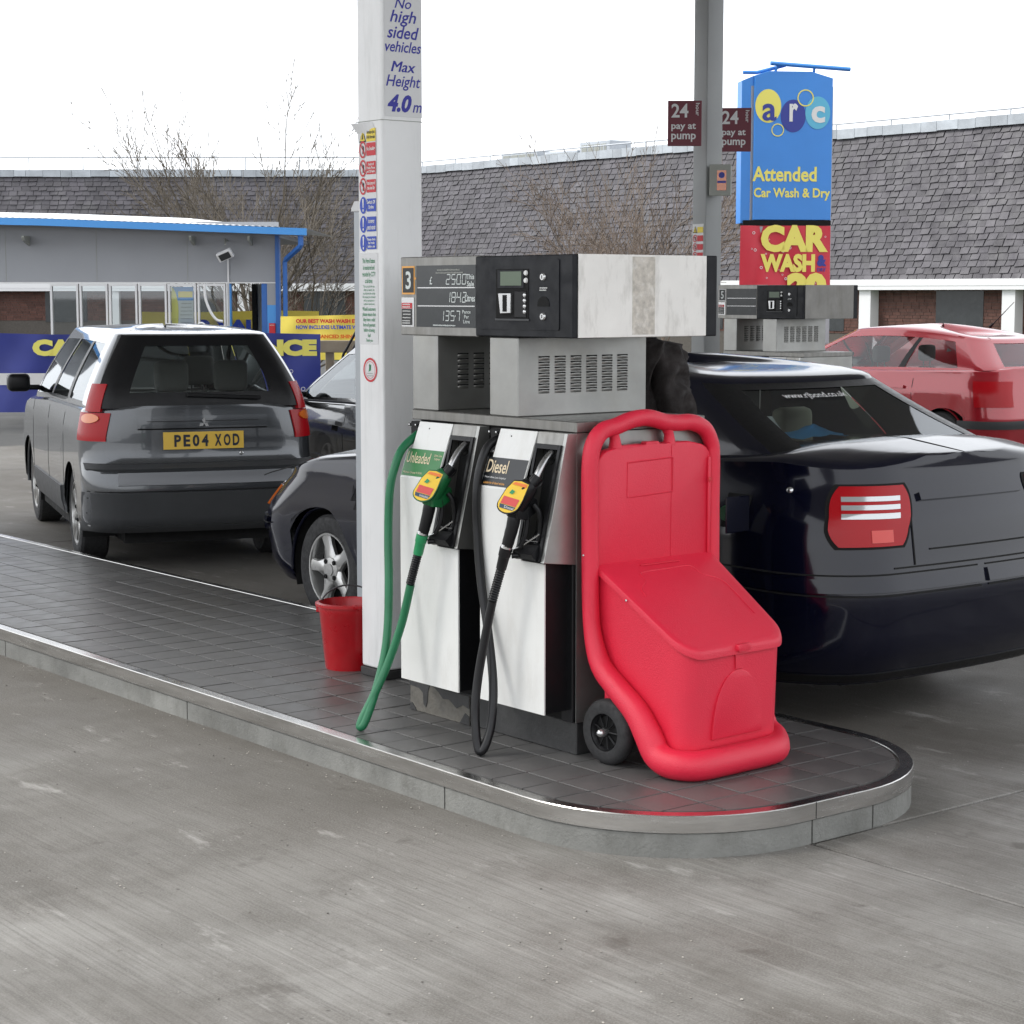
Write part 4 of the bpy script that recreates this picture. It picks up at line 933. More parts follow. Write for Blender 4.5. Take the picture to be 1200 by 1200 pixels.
        B().lathe([(rr_ + .006, f(.008)), (rr_ + .004, f(.002)), (rr_ - .006, f(.003)), (rr_ - .012, f(.020)), (rr_ - .018, f(.06)), (rr_ - .03, f(.10))], (wx, 0, r), 'y', 48).build('rim', am, wt, smooth=40)
        B().lathe([(.0001, f(.075)), (rr_ - .02, f(.075))], (wx, 0, r), 'y', 32).build('brake_disc', 'blackm', wt)
        n = c.get('spokes', 5); a0 = c.get('sa', 90)
        sp = B(); R1 = rr_ - .006
        for k in range(n):
            a = R(a0 + 360 * k / n); ca, sa = math.cos(a), math.sin(a)
            def P(u, t_, d): return (wx + u * ca - t_ * sa, f(d), r + u * sa + t_ * ca)
            w0, w1, w2 = rr_ * .30, rr_ * .16, rr_ * .20
            L_ = [(rr_ * .18, w0, .020), (rr_ * .42, w0 * .82, .014), (rr_ * .68, w1, .016), (R1, w2, .010)]
            rows = [[P(u, -ww, d + .012), P(u, -ww * .8, d), P(u, 0, d - .004), P(u, ww * .8, d), P(u, ww, d + .012)] for u, ww, d in L_]
            sp.grid(rows)
            sp.grid([[P(u, -ww, d + .012), P(u, -ww * .9, d + .035)] for u, ww, d in L_]); sp.grid([[P(u, ww, d + .012), P(u, ww * .9, d + .035)] for u, ww, d in L_])
        sp.build('spokes', am, wt, smooth=45)
        B().lathe([(rr_ * .36, f(.024)), (rr_ * .33, f(.012)), (.045, f(.009)), (.034, f(.008)), (.033, f(.003)), (.0001, f(.002))], (wx, 0, r), 'y', 32).build('hub', am, wt, smooth=40)
        for k in range(4):
            a = R(45 + 90 * k); B().lathe([(.013, f(.012)), (.013, f(.0045)), (.008, f(.003)), (.0001, f(.006))], (wx + .058 * math.cos(a), 0, r + .058 * math.sin(a)), 'y', 10).build('wheel_bolt', 'blackm', wt)
    # patches on the surface
    def patch(s, name, m, P, us, vs, off=.005, skirt=.012, smooth=40, parent=None):
        e = 1e-3; b_ = B(); G = []
        for v in vs:
            row = []
            for u in us:
                p = Vector(P(u, v)); du = Vector(P(u + e, v)) - Vector(P(u - e, v)); dv = Vector(P(u, v + e)) - Vector(P(u, v - e)); n = du.cross(dv)
                n = n.normalized() if n.length > 1e-12 else Vector((0, 0, 1)); n = n if n.dot(Vector((p.x, p.y * 1.5, .0))) > 0 else -n
                row.append((p + n * off, p - n * skirt))
            G.append(row)
        b_.grid([[q[0] for q in r_] for r_ in G])
        edge = [G[0][j] for j in range(len(us))] + [G[i][-1] for i in range(1, len(vs))] + [G[-1][j] for j in range(len(us) - 2, -1, -1)] + [G[i][0] for i in range(len(vs) - 2, 0, -1)]
        b_.grid([[q[0] for q in edge], [q[1] for q in edge]], closed=True)
        return b_.build(name, m, parent or s.t, smooth=smooth, merge=1e-5)
    def corner_rear(s, side):   # point by (s metres around the corner, z): s<0 on the rear face, then arc, then side
        def P(u, z):
            c = s.c; xr, W, rr, br = interp(c['xr'], z), interp(c['w'], z), c['rr'], c['br']; arc = rr * math.pi / 2
            if u < 0: x, y = xr, W - rr + u
            elif u < arc: a = u / rr; x, y = xr + rr - rr * math.cos(a), W - rr + rr * math.sin(a)
            else: x, y = xr + rr + (u - arc), W
            if u < arc: x -= br * (1 - (y / W) ** 2)
            return (x, y * side, z)
        return P
    def corner_front(s, side):
        def P(u, z):
            c = s.c; xf, W, rf, bf = interp(c['xf'], z), interp(c['w'], z), c['rf'], c['bf']; arc = rf * math.pi / 2
            if u < 0: x, y = xf, W - rf + u
            elif u < arc: a = u / rf; x, y = xf - rf + rf * math.cos(a), W - rf + rf * math.sin(a)
            else: x, y = xf - rf - (u - arc), W
            if u < arc: x += bf * (1 - (y / W) ** 2)
            return (x, y * side, z)
        return P
    def rear(s):
        def P(y, z):
            c = s.c; xr, W, rr, br = interp(c['xr'], z), interp(c['w'], z), c['rr'], c['br']; d = abs(y) - (W - rr)
            x = xr if d <= 0 else xr + rr - math.sqrt(max(0, rr * rr - d * d)); return (x - br * (1 - (y / W) ** 2), y, z)
        return P
    def sidep(s, sgn):
        def P(x, z): return (x, sgn * interp(s.c['w'], z), z)
        return P
    def mirrors(s, x, z, m=None):
        for sy in (1, -1):
            W = s.c['gh']['w'][0]; b_ = B().box(x - .06, x + .10, min(sy * (W + .06), sy * (W + .23)), max(sy * (W + .06), sy * (W + .23)), z, z + .14, .035, 3); b_.box(x + .0, x + .05, min(sy * (W - .02), sy * (W + .1)), max(sy * (W - .02), sy * (W + .1)), z + .01, z + .05, .01, 1)
            b_.build('door_mirror', m or s.paint, s.t, smooth=50)
def lin(a, b, n): return [a + (b - a) * i / n for i in range(n + 1)]
def cls_factory(pillars, rear_m=(.05, .12, .90), black=None, q0=0):
    def cls(seg, q, v):
        if seg == 4: return 'windscreen' if .07 < v < .93 else 'roof_shell'
        if seg == 0:
            if rear_m[1] < v < rear_m[2] and rear_m[0] < q < 1 - rear_m[0]: return 'rear_screen'
            return black or 'roof_shell'
        if seg in (2, 6):
            u = q if seg == 2 else 1 - q      # 0 rear .. 1 front
            if .10 < v < .88:
                for a, b in pillars:
                    if a < u < b: return 'window_pane'
                if any(abs(u - b) < .02 or abs(u - a) < .02 for a, b in pillars) and pillars[0][0] < u < pillars[-1][1]: return 'pillar_trim'
            return 'roof_shell'
        if seg in (1, 7):
            if black and (q < .6 if seg == 1 else q > .4): return black
        return 'roof_shell'
    return cls
# -- dark navy saloon at the pump (nose to the left)
sal = dict(xf=[(.18, 2.16), (.30, 2.26), (.50, 2.30), (.60, 2.27), (.72, 2.12), (.80, 2.0), (1.2, 1.9)], xr=[(.18, -2.14), (.34, -2.27), (.58, -2.31), (.66, -2.285), (.90, -2.25), (1.02, -2.20), (1.12, -2.15)],
 w=[(.18, .80), (.28, .845), (.5, .862), (.64, .866), (.85, .858), (1.0, .80), (1.15, .74)], rf=.42, rr=.34, bf=.10, br=.06, z0=.20, zn=1.05,
 belt=[(-2.4, 1.06), (-1.9, 1.115), (-1.2, 1.07), (0, .98), (.9, .95), (1.5, .89), (2.0, .78), (2.4, .66)], crown=[(-2.4, .06), (-1.5, .075), (1, .07), (2.0, .07), (2.4, .03)],
 wx=(1.41, -1.24), ra=.345, wr=.302, seats=(.2, -.75), seatm='cream_int', wdetail=2, sa=75,
 gh=dict(xf=(1.02, .28), xr=(-1.86, -1.28), w=(.73, .60), rf=.16, rr=.17, bf=.10, br=.05, zr=1.445, k=.05, xm=-.4, glass='cglassd', cls=cls_factory([(.19, .50), (.54, .97)], (.0, .14, .90), 'screen_surround')))
hc = Car('saloon_car', 'dark navy saloon car parked at the pump behind the red bin, nose to the left', (-7.52, 6.60, 0), 180, 'navycar', sal)
P = hc.corner_rear(1)
def lamp(car, P, z0, z1, u0, u1, bands, nu=10, nz=4):
    for name, m, a, b, c0, c1 in bands:
        car.patch(name, m, P, lin(u0(0) if callable(u0) else u0 + (u1 - u0) * c0, (u0 + (u1 - u0) * c1), nu), lin(z0 + (z1 - z0) * a, z0 + (z1 - z0) * b, nz), .008, .012)
for sgn in (1, -1):
    P = hc.corner_rear(sgn)
    hc.patch('lamp_gasket', 'darkgap', lambda u, v, P=P: P(.09 + (u - .09) * (1 - .2 * abs(2 * v - 1) ** 3), .775 + .255 * v), lin(-.105, .285, 20), lin(0, 1, 14), .004, .01)
    hc.patch('lamp_reverse', 'labelred', P, lin(.0, .10, 5), lin(.80, .85, 3), .0125, .004)
    tl = hc.patch('tail_lamp', 'lampred', lambda u, v, P=P: P(.09 + (u - .09) * (1 - .22 * abs(2 * v - 1) ** 3), .785 + .235 * v), lin(-.09, .27, 20), lin(0, 1, 14), .010, .02)
    for zz_ in (.960, .927, .894): hc.patch('lamp_band', 'lampclear', P, lin(-.03, .225, 12), lin(zz_, zz_ + .019, 2), .013, .004, parent=tl)
    hc.patch('bumper_groove', 'darkgap', P, lin(-.5, .9, 24), lin(.668, .675, 1), .004, .003)
    hc.patch('bumper_groove', 'darkgap', P, lin(-.5, .75, 24), lin(.585, .592, 1), .004, .003)
    hc.patch('bumper_moulding', 'navycar', P, lin(-.5, .72, 24), lin(.60, .655, 3), .012, .01)
    hc.patch('bumper_lower_lip', 'black', P, lin(-.5, .62, 24), lin(.215, .25, 1), .006, .01)
    Q = hc.corner_front(sgn)
    hc.patch('head_lamp', 'lampclear', lambda u, v, Q=Q: Q(u - .0, .60 + .13 * v), lin(-.25, .30, 12), lin(0, 1, 4), .008, .02)
    hc.patch('indicator_lamp', 'lamporange', lambda u, v, Q=Q: Q(u, .60 + .12 * v), lin(.305, .36, 4), lin(0, 1, 3), .008, .02)
    hc.patch('bumper_moulding', 'navycar', Q, lin(-.4, .52, 20), lin(.475, .545, 3), .014, .01)
    hc.patch('bumper_groove', 'darkgap', Q, lin(-.4, .55, 20), lin(.508, .513, 1), .016, .002)
    S = hc.sidep(sgn)
    for xs_ in (.96, -.12, -.92): hc.patch('door_seam', 'darkgap', S, lin(xs_, xs_ + .006, 1), lin(.32, .93, 8), .0012, .001)
    hc.patch('side_moulding', 'navycar', S, lin(-.85, .98, 8), lin(.50, .55, 2), .012, .01)
    hc.patch('sill_trim', 'black', S, lin(-.85, .98, 8), lin(.21, .25, 1), .004, .01)
    for xs_ in (.05, -.78): hc.patch('door_handle', 'navycar', S, lin(xs_, xs_ + .17, 3), lin(.835, .865, 2), .028, .02)
    hc.patch('wing_seam', 'darkgap', lambda x, v, sgn=sgn: (x, sgn * (interp(sal['w'], min(interp(sal['belt'], x), 1.05)) * (.985 - .004 * v)), interp(sal['belt'], x) + .012 + .002 * v), lin(1.1, 2.05, 14), lin(0, 2, 1), .002, .002)
# number plate, boot seams, badge, filler
Pr = hc.rear()
hc.patch('boot_seam', 'darkgap', Pr, lin(-.52, .52, 20), lin(.690, .697, 1), .004, .003)
hc.patch('boot_shut_line', 'darkgap', lambda y, v: (-2.19 + .02 * v, y, 1.115), lin(-.60, .60, 10), lin(0, .3, 1), .001, .001) if False else None
hc.patch('plate_recess', 'darkgap', Pr, lin(-.31, .31, 12), lin(.755, .762, 1), .004, .003); hc.patch('boot_handle', 'navycar', Pr, lin(-.33, .33, 12), lin(.955, .985, 3), .016, .012)
hc.patch('boot_side_seam', 'darkgap', Pr, lin(-.405, -.399, 1), lin(.70, 1.02, 8), .004, .003); hc.patch('boot_side_seam', 'darkgap', Pr, lin(.399, .405, 1), lin(.70, 1.02, 8), .004, .003)
S = hc.sidep(1)
hc.patch('fuel_filler', 'darkgap', S, lin(-1.80, -1.66, 5), lin(.83, .97, 5), .003, .003)
B().lathe([(.0001, .018), (.03, .018), (.034, .004), (.034, 0)], (-1.70, .862, .89), 'y', 16).build('fuel_cap', 'nozgreen', hc.t, smooth=40)
B().box(-1.83, -1.822, .858, .995, .825, .975, .004, 1).build('fuel_flap', 'navycar', hc.t)
pb_ = hc.corner_rear(1)(.42, 1.0); B().lathe([(.0001, -.008), (.010, -.007), (.017, 0), (.017, .02)], (0, 0, 0), 'x', 14).xf(Matrix.Translation((pb_[0] + .004, pb_[1] - .004, 1.0)) @ Matrix.Rotation(R(-60), 4, 'Z')).build('side_badge', 'silver', hc.t, smooth=50)
B().tube([(-1.25, 0, 1.50), (-1.31, 0, 1.53), (-1.55, 0, 1.66)], .004, 6).build('aerial', 'black', hc.t) if False else None
# text strip on the rear window, things on the shelf
st_ = txt(hc.t, 'www.rjbond.co.uk', .40, .034, Matrix.Identity(4), 'winwhite', .01)
for v in st_.data.vertices:      # lettering follows the curved glass
    vv = .835 + v.co.y / .43; g_ = hc.gp(vv); y_ = .06 - v.co.x; q_ = .5 * (1 + y_ / (g_[0 + 2] - g_[4])); x_, yy_ = hc.plan(0, 0, q_, g_); v.co = Vector((x_ - .004, yy_, hc.gz(x_, vv) + .003))
rb = B()
gr = []
for i in range(9):
    row = []
    for j in range(9):
        u, v = i / 8, j / 8; row.append((-1.56 - .14 * u + .03 * math.sin(v * 7), .12 + .34 * v, 1.185 + .05 * math.sin(u * 3.1) * math.sin(v * 3.1) + .018 * noise.noise(Vector((u * 5, v * 5, 3)))))
    gr.append(row)
rg_ = tag(rb.grid(gr).build('cloth', 'rag', None, smooth=60), 'crumpled blue cloth on the parcel shelf inside the navy car', 'cloth'); rg_.location = hc.t.location; rg_.rotation_euler = hc.t.rotation_euler
rb = B().grid([[(-1.48 - .10 * i / 5, .38 + .14 * j / 5, 1.19 + .09 * math.sin(3.1 * i / 5) * math.sin(3.1 * j / 5) + .02 * noise.noise(Vector((i, j, 1)))) for j in range(6)] for i in range(6)])
rg_ = tag(rb.build('tissue', 'tissue', None, smooth=60), 'white crumpled tissue beside the blue cloth inside the navy car', 'tissue'); rg_.location = hc.t.location; rg_.rotation_euler = hc.t.rotation_euler

# -- dark grey tall car seen from behind, left
mpv = dict(xf=[(.2, 1.95), (.5, 2.08), (.8, 2.0), (1.0, 1.8)], xr=[(.26, -2.00), (.32, -2.10), (.56, -2.165), (.60, -2.15), (.68, -2.14), (.72, -2.075), (.80, -2.065), (.98, -2.06), (1.10, -2.05)],
 w=[(.24, .70), (.34, .755), (.6, .765), (.9, .76), (1.07, .73)], rf=.4, rr=.24, bf=.1, br=.05, z0=.27, zn=1.07,
 belt=[(-2.3, 1.06), (0, 1.03), (1.2, .98), (2.2, .82)], crown=[(-2.4, .03), (1, .05), (2.2, .05)], wx=(1.25, -1.25), ra=.36, wr=.325, seats=(.15, -.85), spokes=7, seatm='seatgrey', hr=.22,
 gh=dict(xf=(1.25, .45), xr=(-2.045, -1.86), w=(.715, .50), e=1.35, rf=.15, rr=.15, bf=.1, br=.05, er=1.6, zr=1.555, k=.012, xm=-.6, cr=.55, glass='cglass', cls=cls_factory([(.07, .30), (.34, .62), (.66, .97)], (.10, .20, .86), 'screen_surround')))
hd_ = math.radians(161.4); px_, py_ = -11.13, 6.24
lx = 2.115; loc = (px_ + lx * math.cos(hd_), py_ + lx * math.sin(hd_), 0)
mc = Car('tall_car', 'dark grey tall estate car seen from behind, yellow rear number plate, left of the column', loc, 161.4, 'greycar', mpv)
Pr = mc.rear()
# number plate
mc.patch('number_plate', 'plateyel', Pr, lin(-.26, .26, 8), lin(.808, .919, 2), .014, .012)
RM = Matrix.Rotation(R(-90), 4, 'Z') @ FRONT       # text plane facing the car's rear (-x), reading left to right toward -y
for ch, yy in (('P', .170), ('E', .111), ('0', .052), ('4', -.007), ('X', -.092), ('O', -.151), ('D', -.210)):
    yv = yy; p_ = Pr(yv, .8635)
    txt(mc.t, ch, .044, .077, Matrix.Translation((p_[0] - .0165, yv, .8635)) @ RM, 'plateblk', .035)
gl = mc.patch('tailgate_grip', 'greycar', lambda y, v: Pr(y, .945 + .075 * v), lin(-.42, .42, 14), [0, .15, .5, .85, 1], .022, .02)
mc.patch('grip_shadow_gap', 'darkgap', Pr, lin(-.42, .42, 14), lin(.935, .945, 1), .003, .002)
mc.patch('grip_crease', 'black', Pr, lin(-.36, .36, 12), lin(.985, .990, 1), .0235, .002)
# three diamond badge as it looks
bx = Pr(0, .985)[0] - .030
def dia(cx, cy, a, L1, wd): return [(cx + q * math.cos(a) - r_ * math.sin(a), cy + q * math.sin(a) + r_ * math.cos(a)) for q, r_ in ((0, 0), (L1 / 2, wd), (L1, 0), (L1 / 2, -wd))]
b_ = B()
for a in (90, 210, 330):
    q = dia(0, 0, R(a), .036, .0115); m_ = Matrix.Translation((bx, 0, .975)) @ RM
    top_ = [m_ @ Vector((x, y, .004)) for x, y in q]; bot_ = [m_ @ Vector((x, y, -.006)) for x, y in q]; b_.faces(top_ + bot_, [(0, 1, 2, 3), (0, 4, 5, 1), (1, 5, 6, 2), (2, 6, 7, 3), (3, 7, 4, 0)])
b_.build('badge', 'silver', mc.t)
B().lathe([(.0001, -.016), (.006, -.016), (.009, -.012), (.013, -.010), (.016, 0)], (0, 0, 0), 'x', 14).xf(Matrix.Translation((Pr(-.245, .775)[0] + .002, -.245, .775))).build('tailgate_lock', 'silver', mc.t)
mc.patch('tailgate_seam', 'darkgap', Pr, lin(-.62, .62, 16), lin(.728, .738, 1), .002, .002)
mc.patch('bumper_black_band', 'trimgrey', Pr, lin(-.74, .74, 24), lin(.682, .724, 2), .012, .012)
mc.patch('bumper_strip', 'striplight', Pr, lin(-.56, .56, 20), lin(.585, .668, 3), .014, .012)
for zz_ in (.545, .50, .40): mc.patch('bumper_groove', 'darkgap', Pr, lin(-.74, .74, 24), lin(zz_, zz_ + .006, 1), .002, .002)
mc.patch('lower_bumper', 'trimgrey', Pr, lin(-.76, .76, 26), lin(.275, .54, 5), .006, .01)
gx = mc.gp(.25)
B().box(-.028, .0, -.24, .24, -.012, .012, .004, 1).xf(Matrix.Translation((mc.gp(.16)[1] - .05, -.14, 1.145)) @ Matrix.Rotation(R(3), 4, 'X')).build('rear_wiper', 'black', mc.t)
B().box(-.01, .01, -.2, .2, -.012, .012, .003, 1).xf(Matrix.Translation((mc.gp(.9)[1] + .03, .0, 1.50))).build('high_brake_lamp', 'lampred', mc.t)
for sgn in (1, -1):
    P = mc.corner_rear(sgn)
    def LP(u, v, P=P, mc=mc, sgn=sgn):
        z = .865 + .36 * v
        if z <= 1.05: return P(u - .02 * v, z)
        g_ = mc.gp(max(0, (z - 1.05) / .50)); a = min(1, max(0, (u + .0) / .41)) ; x, y = mc.plan(0, 1, a, g_); return (x, y * sgn, z)
    tl = mc.patch('tail_lamp', 'lampred', LP, lin(.10, .38, 8), lin(0, .50, 8), .010, .02)
    mc.patch('tail_lamp_upper', 'lampred', lambda u, v, LP=LP: LP(u, v), lin(.14, .38, 8), lin(.52, 1, 8), .012, .02, parent=tl)
    mc.patch('indicator_lamp', 'lamporange', lambda u, v, LP=LP: LP(.24 + .075 * (u) * math.sqrt(max(0, 1 - (2 * v - 1) ** 2)), .31 + .17 * v), lin(-1, 1, 8), lin(.02, .98, 10), .019, .01, parent=tl)
    S = mc.sidep(sgn)
    for xs_ in (.9, -.1, -1.0): mc.patch('door_seam', 'darkgap', S, lin(xs_, xs_ + .006, 1), lin(.36, 1.0, 8), .0012, .001)
    mc.patch('side_cladding', 'trimgrey', S, lin(-.85, .85, 8), lin(.30, .48, 2), .012, .01)
    B().tube([(-1.75, sgn * .50, 1.60), (-1.55, sgn * .505, 1.625), (.2, sgn * .505, 1.625), (.42, sgn * .50, 1.59)], .012, 8).build('roof_rail', 'silver', mc.t, smooth=60) if False else None
mc.mirrors(.95, 1.05, 'black')
# -- grey hatchback behind, seen side on
hat = dict(xf=[(.2, 1.78), (.5, 1.9), (.7, 1.82), (.9, 1.6)], xr=[(.2, -1.78), (.5, -1.9), (.8, -1.86), (1.0, -1.82)], w=[(.2, .78), (.5, .83), (.80, .835), (.98, .79)], rf=.4, rr=.3, bf=.12, br=.06, z0=.2, zn=1.0,
 belt=[(-2, 1.02), (-.5, .99), (.8, .95), (1.3, .88), (1.9, .72)], crown=[(-2, .03), (1, .06), (1.9, .04)], wx=(1.2, -1.2), ra=.34, wr=.30, seats=(.05, -.75), spokes=6,
 gh=dict(xf=(1.28, .30), xr=(-1.78, -1.45), w=(.75, .53), rf=.16, rr=.16, bf=.1, br=.05, zr=1.42, k=.07, xm=-.3, glass='cglass', cls=cls_factory([(.08, .34), (.37, .965)], (.05, .12, .9))))
h2 = math.radians(164)
bc = Car('hatchback_car', 'grey hatchback with black door mirror, partly hidden between the tall car and the column', (-12.21 + .25 * math.cos(h2) + .83 * -math.sin(h2) * -1 * 1, 7.93 + .25 * math.sin(h2) + .83, 0), 164, 'silvercar', hat)
S = bc.sidep(1)
for xs_ in (.92, -.42): bc.patch('door_seam', 'darkgap', S, lin(xs_, xs_ + .006, 1), lin(.3, .94, 8), .0012, .001)
bc.patch('door_handle', 'silvercar', S, lin(-.30, -.12, 3), lin(.83, .86, 2), .03, .02)
bc.patch('handle_recess', 'darkgap', S, lin(-.29, -.15, 3), lin(.79, .828, 2), .002, .002)
bc.patch('waist_trim', 'black', lambda x, v: (x, .80, interp(hat['belt'], x) + .012 + .016 * v), lin(-1.5, 1.1, 20), lin(0, 1, 1), .004, .01)
bc.patch('side_moulding', 'silvercar', S, lin(-.8, .85, 8), lin(.55, .585, 2), .010, .01)
bc.mirrors(.84, .98, 'black')
def dress(cr, cfg):
    for sgn in (1, -1):
        S = cr.sidep(sgn)
        for xs_ in (.86, -.10, -.86): cr.patch('door_seam', 'darkgap', S, lin(xs_, xs_ + .007, 1), lin(.3, .93, 8), .0015, .001)
        for xs_ in (.02, -.76): cr.patch('door_handle', cr.paint, S, lin(xs_, xs_ + .16, 3), lin(.82, .85, 2), .026, .02)
        cr.patch('side_moulding', 'trimgrey', S, lin(-.82, .84, 8), lin(.50, .56, 2), .012, .01)
        P = cr.corner_rear(sgn); cr.patch('tail_lamp', 'lampred', P, lin(-.02, .38, 10), lin(.66, .92, 6), .010, .02)
        cr.patch('bumper_moulding', 'trimgrey', P, lin(-.5, .6, 20), lin(.44, .52, 3), .012, .01)
        Q = cr.corner_front(sgn); cr.patch('head_lamp', 'lampclear', Q, lin(-.15, .4, 10), lin(.58, .70, 4), .010, .02)
    cr.mirrors(.84, .98)
# -- red car beyond pump 5, pale blue car far left centre
rc = Car('hatchback_car', 'red hatchback with a short roof aerial, at the right edge beyond pump 5', (-14.3, 16.75, 0), 180, 'redcar', dict(hat, seats=(.05,)))
dress(rc, hat)
B().tube([(-1.2, 0, 1.46), (-1.25, 0, 1.50), (-1.5, 0, 1.72)], [.02, .006, .003], 6).build('aerial', 'black', rc.t)
pc = Car('hatchback_car', 'pale blue car glimpsed past the end of the blue banner behind the wooden rail', (-19.5, 15.6, 0), 205, 'paleblue', dict(hat, seats=()))
dress(pc, hat)

# ------------------------------------------------------------ person standing behind the pump
def skinmesh(name, verts, edges, rads, m, parent, levels=2, root=0):
    me = bpy.data.meshes.new(name); me.from_pydata(verts, edges, []); o = bpy.data.objects.new(name, me); COL.objects.link(o)
    md = o.modifiers.new('s', 'SKIN'); md.use_smooth_shade = True
    for i, r_ in enumerate(rads): me.skin_vertices[0].data[i].radius = r_ if isinstance(r_, tuple) else (r_, r_); me.skin_vertices[0].data[i].use_root = (i == root)
    o.modifiers.new('u', 'SUBSURF').levels = levels; o.modifiers['u'].render_levels = levels
    bpy.context.view_layer.update(); dg = bpy.context.evaluated_depsgraph_get(); m2 = bpy.data.meshes.new_from_object(o.evaluated_get(dg)); bpy.data.objects.remove(o)
    m2.name = name; m2.materials.clear(); m2.materials.append(M[m])
    for p in m2.polygons: p.use_smooth = True; p.material_index = 0
    return ob(name, m2, parent)
pt = thing('person', 'person in a black jacket standing behind pump 3 beside the navy car', 'person', (-5.99, 5.34, K), R(190))
sk_v = [(0, 0, .93), (0, 0, 1.10), (0, .0, 1.28), (0, .01, 1.42), (0, .0, 1.50), (0, -.02, 1.57), (0, -.03, 1.66)]
sk_r = [(.16, .11), (.145, .10), (.16, .11), (.13, .09), (.06, .06), (.055, .055), (.075, .09)]
V_ = list(sk_v); E_ = [(i, i + 1) for i in range(6)]; RR_ = list(sk_r)
def chain(start, pts_, rs):
    prev = start
    for p, r_ in zip(pts_, rs): V_.append(p); RR_.append(r_); E_.append((prev, len(V_) - 1)); prev = len(V_) - 1
    return prev
for sx in (-1, 1):
    chain(0, [(sx * .09, 0, .86), (sx * .10, -.01, .48), (sx * .10, .02, .10), (sx * .105, -.05, .04), (sx * .11, -.13, .03)], [.085, .055, .04, .035, .03])
    hn = chain(3, [(sx * .17, .01, 1.42), (sx * .22, .02, 1.16), (sx * .20, -.12, .95), (sx * .19, -.17, .88)], [.055, .042, .032, .034])
    for k, (dx_, dl) in enumerate(((-.03, .06), (-.012, .075), (.008, .08), (.027, .07), (.045, .05))):
        chain(hn, [(sx * (.19 + dx_), -.19, .845), (sx * (.19 + dx_), -.20, .845 - dl * .6), (sx * (.19 + dx_), -.185, .845 - dl)], [.010, .009, .008])
skinmesh('body', V_, E_, RR_, 'skin', pt)
V_, E_, RR_ = [], [], []
V_ = [(0, 0, .80), (0, 0, 1.0), (0, 0, 1.2), (0, .01, 1.38), (0, .0, 1.475), (0, -.01, 1.53)]; RR_ = [(.225, .17), (.215, .165), (.23, .17), (.215, .155), (.13, .11), (.085, .085)]; E_ = [(i, i + 1) for i in range(5)]
for sx in (-1, 1): chain(3, [(sx * .19, .01, 1.40), (sx * .26, .03, 1.17), (sx * .23, -.10, .97), (sx * .215, -.135, .92)], [.09, .078, .062, .058])
jk = skinmesh('jacket', V_, E_, RR_, 'jacket', pt, 3)
for v in jk.data.vertices:
    c_ = v.co; n_ = noise.noise(Vector((c_.x * 9, c_.y * 9, c_.z * 5))) * .034 + (abs(noise.noise(Vector((c_.x * 13 + c_.z * 4, c_.y * 13, c_.z * 8 + c_.x * 6)))) - .2) * -.07 + noise.noise(Vector((c_.x * 30, c_.y * 30, c_.z * 14))) * .008; d = Vector((c_.x, c_.y, 0)); v.co = c_ + (d.normalized() * n_ if d.length > .01 else d)
cl = B(); rows = []
for k, (r_, z, e_) in enumerate(((.085, 1.50, 0), (.105, 1.54, .01), (.125, 1.565, .02), (.150, 1.535, .02), (.165, 1.50, .01))): rows.append([(r_ * 1.15 * math.cos(R(a)), r_ * math.sin(R(a)) - .01, z + e_ * math.sin(R(a * 3))) for a in range(-75, 256, 15)])
cl.grid(rows).build('collar', 'jacket', pt, smooth=60)
V_ = [(0, 0, .98)]; E_ = []; RR_ = [(.165, .12)]
for sx in (-1, 1): chain(0, [(sx * .10, 0, .84), (sx * .10, -.01, .48), (sx * .10, .02, .09)], [.105, .08, .065])
skinmesh('trousers', V_, E_, RR_, 'trousers', pt)
for sx in (-1, 1): B().box(sx * .105 - .045, sx * .105 + .045, -.20, .07, 0, .085, .03, 3).build('shoe', 'shoe', pt, smooth=50)
hr = B().lathe([(.0001, .125), (.05, .115), (.085, .08), (.098, .03), (.095, -.03), (.08, -.07)], (0, .005, 1.675), 'z', 20); hr.build('hair', 'hair', pt, smooth=60)
for sx in (-1, 1): B().lathe([(.0001, -.012), (.012, 0), (.0001, .012)], (sx * .032, -.112, 1.67), 'z', 10).build('eye', 'white2', pt)
B().box(-.012, .012, -.15, -.11, 1.62, 1.665, .008, 2).build('nose', 'skin', pt, smooth=60); B().box(-.025, .025, -.122, -.108, 1.585, 1.595, .004).build('mouth', 'signred', pt)
for sx in (-1, 1): B().box(sx * .082 - .008, sx * .082 + .008, -.03, .01, 1.63, 1.69, .007, 2).build('ear', 'skin', pt, smooth=60)

# ------------------------------------------------------------ canopy (above the picture; it shades the pumps and shows in reflections)
t = thing('station_canopy', 'flat white canopy carried by the columns over the pumps', 'canopy', (-9, 7, 5.6))
B().box(-8.6, 8.2, -6.6, 7.2, .0, .12).build('soffit', 'canopy', t)
B().box(-8.7, 8.3, -6.7, 7.3, .13, .9).build('fascia', 'white', t)

